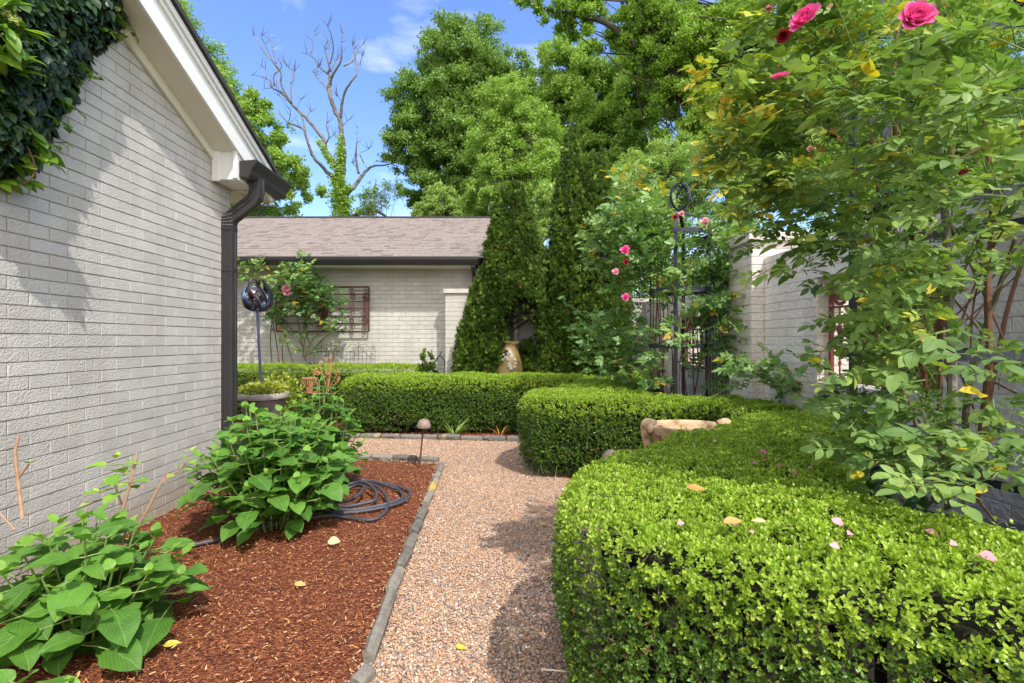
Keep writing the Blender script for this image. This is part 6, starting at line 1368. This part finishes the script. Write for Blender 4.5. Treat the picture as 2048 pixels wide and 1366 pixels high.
# dead tree traced limb by limb
DYt = 20.0
def dq(cx_, cy_, w=None, dy=0.0): p = at(460+cx_/3.252, 30+cy_/3.252, DYt); return (p[0], DYt+dy, p[2])
dead = thing('dead_tree', 'tall leafless dead tree with an ivy wrapped trunk above the roof ridge', 'tree', (at(688, 436, DYt)[0], DYt, 0))
k_ = DYt/F/3.252/2
BR = [([(735, 1700, 90), (735, 1320, 75), (720, 1180, 80), (715, 1080, 66), (725, 980, 50), (740, 900, 38), (728, 800, 32), (715, 680, 28), (680, 620, 26), (650, 520, 25), (645, 460, 24)], 0, 'trunk'),
 ([(645, 460, 22), (635, 380, 18), (600, 340, 14), (550, 290, 11), (520, 240, 8), (480, 210, 5), (430, 195, 3)], .5, 0), ([(530, 245, 7), (531, 150, 5), (525, 60, 2)], .6, 0), ([(635, 380, 15), (655, 360, 13), (650, 310, 10), (640, 250, 8), (655, 200, 5), (615, 140, 2)], -.4, 0),
 ([(650, 320, 9), (685, 250, 8), (685, 180, 6), (675, 140, 4), (700, 100, 2)], -.7, 0), ([(655, 370, 9), (680, 290, 6), (705, 235, 3)], .3, 0), ([(645, 460, 20), (680, 400, 15), (740, 330, 13), (750, 270, 10), (755, 190, 6), (775, 90, 2)], -.5, 0), ([(740, 330, 11), (795, 280, 10), (810, 200, 7), (830, 150, 4), (860, 130, 2)], .5, 0),
 ([(650, 510, 14), (600, 440, 10), (540, 370, 7), (495, 310, 3)], .6, 0), ([(545, 375, 5), (555, 320, 3), (575, 290, 2)], .6, 0), ([(718, 670, 22), (740, 580, 16), (770, 530, 14), (820, 480, 12), (855, 430, 10), (845, 340, 8), (830, 270, 5), (825, 230, 2)], -.6, 0), ([(845, 325, 6), (860, 290, 4), (882, 265, 2)], -.3, 0),
 ([(735, 572, 7), (700, 530, 4), (680, 500, 2)], 0, 0), ([(735, 720, 6), (760, 685, 4), (775, 665, 2)], .2, 0),
 ([(712, 1010, 40), (650, 930, 33), (600, 850, 29), (580, 780, 25), (520, 700, 21), (470, 640, 20), (400, 575, 18), (350, 520, 15), (290, 460, 12), (235, 430, 8), (215, 380, 7), (150, 355, 4), (95, 347, 2)], .5, 0),
 ([(395, 570, 14), (345, 470, 12), (350, 400, 10), (310, 340, 9), (280, 310, 8), (240, 260, 6), (215, 210, 4), (185, 170, 2)], -.4, 0), ([(290, 320, 7), (250, 230, 5), (220, 130, 2)], -.5, 0), ([(300, 315, 7), (265, 200, 5), (255, 100, 2)], .3, 0), ([(400, 575, 12), (390, 450, 9), (400, 380, 8), (370, 320, 7), (325, 270, 6), (320, 170, 3)], .4, 0),
 ([(290, 460, 11), (270, 370, 9), (300, 300, 8), (268, 190, 3)], .7, 0), ([(392, 445, 6), (398, 370, 4), (415, 310, 2)], .5, 0), ([(235, 420, 6), (210, 330, 4), (130, 265, 2)], .7, 0), ([(345, 505, 7), (270, 470, 5), (205, 470, 2)], .2, 0), ([(365, 560, 5), (320, 525, 4), (280, 500, 2)], 0, 0),
 ([(705, 1090, 32), (620, 1010, 22), (570, 950, 20), (545, 870, 16), (520, 790, 14), (480, 765, 12), (420, 740, 9), (380, 700, 7), (360, 660, 3)], -.6, 0), ([(378, 705, 6), (400, 660, 5), (405, 615, 3)], -.3, 0), ([(490, 760, 12), (470, 670, 10), (440, 620, 6)], 0, 0),
 ([(600, 870, 12), (650, 800, 10), (640, 740, 7), (655, 640, 3)], -.3, 0), ([(650, 800, 5), (695, 765, 3)], 0, 0), ([(750, 1170, 42), (810, 1100, 26), (840, 1030, 22), (870, 980, 18), (910, 955, 14), (1000, 945, 9), (1060, 925, 4)], .5, 0), ([(838, 1035, 18), (825, 930, 14), (830, 900, 11), (838, 840, 3), (846, 740, 2)], -.3, 0),
 ([(828, 990, 6), (785, 955, 3)], 0, 0), ([(850, 895, 4), (895, 875, 3), (927, 850, 2)], 0, 0), ([(1000, 945, 4), (1000, 890, 3), (1012, 830, 2)], 0, 0), ([(845, 905, 8), (870, 960, 8)], 0, 0), ([(440, 600, 4), (455, 560, 3), (480, 535, 2)], 0, 0), ([(500, 670, 4), (515, 640, 3), (530, 610, 1.5)], 0, 0),
 ([(760, 1320, 30), (830, 1290, 26), (900, 1265, 24), (960, 1270, 20), (1010, 1310, 14), (1030, 1400, 8)], .4, 0)]
gl = G()
for pts, dy, kind in BR:
    n = len(pts); P = [dq(a, b, 0, dy*min(1, i/3) if kind != 'trunk' else 0) for i, (a, b, w) in enumerate(pts)]; W_ = [w for _, _, w in pts]
    if kind == 'trunk': P[0] = (P[0][0], P[0][1], 0.0)
    sp_ = smooth_path(P, 5); rad = np.interp(np.linspace(0, n-1, len(sp_)), range(n), W_)*k_*1.02
    sp_ = [p+np.array([1, 1, 1])*RNG.normal(size=3)*rr*.16 for p, rr in zip(sp_, rad)]
    if kind == 'trunk': gg = G(); gg.tube(sp_, rad, 12); gg.build('trunk', M['bark_dead'], dead, smooth=True, angle=0)
    else: gl.tube(sp_, rad, 7)
    # side twigs
    if kind == 0 and min(W_) < 5:
        for q in range(4):
            i = random.randrange(len(sp_)//2, len(sp_)-1); a = np.array(sp_[i]); d = nrm(np.array([random.uniform(-1, 1), random.uniform(-1, 1), random.uniform(.2, 1)])); gl.tube([a, a+d*.22+np.array([0, 0, .03]), a+d*.42+np.array([0, 0, .12])], [.012, .009, .004], 4)
gl.build('limbs', M['bark_dead'], dead, smooth=True, angle=0)
P, D = [], []
for (x0_, y0_, x1_, y1_, w, n) in ((735, 1340, 720, 1180, 52, 1500), (720, 1180, 718, 1060, 46, 900), (718, 1060, 738, 880, 28, 620), (735, 900, 728, 800, 14, 160), (700, 1010, 640, 920, 24, 330), (640, 920, 590, 830, 14, 160), (750, 1180, 790, 1120, 18, 160), (720, 1340, 800, 1190, 45, 420), (800, 1290, 900, 1265, 14, 130), (400, 745, 430, 760, 18, 60)):
    t = RNG.random(n); cx_ = x0_+(x1_-x0_)*t+RNG.normal(size=n)*w*.5; cy_ = y0_+(y1_-y0_)*t+RNG.normal(size=n)*6
    for a, b in zip(cx_, cy_): q = dq(a, b); P.append((q[0], q[1]-.15+random.uniform(-.35, .15), q[2])); D.append((random.uniform(-1, 1), random.uniform(-1, .3), random.uniform(-1, .4)))
scatter('ivy_leaves', tmpl_rhomb(.75, .1), P, nrm(np.array(D)), rdir(len(P), .4), RNG.uniform(.06, .13, len(P)), RNG.random(len(P)), M['tree_b'], dead)

n = 260; x = RNG.uniform(-.6, 1.0, n*4); y = RNG.uniform(1.4, 5.8, n*4); k = inpoly(x, y, GRAVEL); x, y = x[k][:n], y[k][:n]; n = len(x); D = rdir(n); D[:, 2] *= .15
tag(scatter('garden_debris', tmpl_small(.35, .2), np.stack([x, y, np.full(n, .019)], 1), D, rdir(n, 2.5), .008+.014*RNG.random(n)**2, RNG.random(n), M['tan_leaf']), 'scraps of dry leaf and twig littering the gravel', 'debris', kind='stuff')
n = 900; x = -.52+RNG.normal(size=n)*.09; y = RNG.uniform(1.4, 4.7, n); x -= (y-1.7)*.03; D = rdir(n); D[:, 2] *= .2
tag(scatter('loose_mulch', CH, np.stack([x, y, .014+RNG.random(n)*.01], 1), D, rdir(n, 1.5), .008+.018*RNG.random(n), RNG.random(n), M['chip'], smooth=False), 'stray bark chips spilled over the stone edging onto the gravel', 'mulch', kind='stuff')
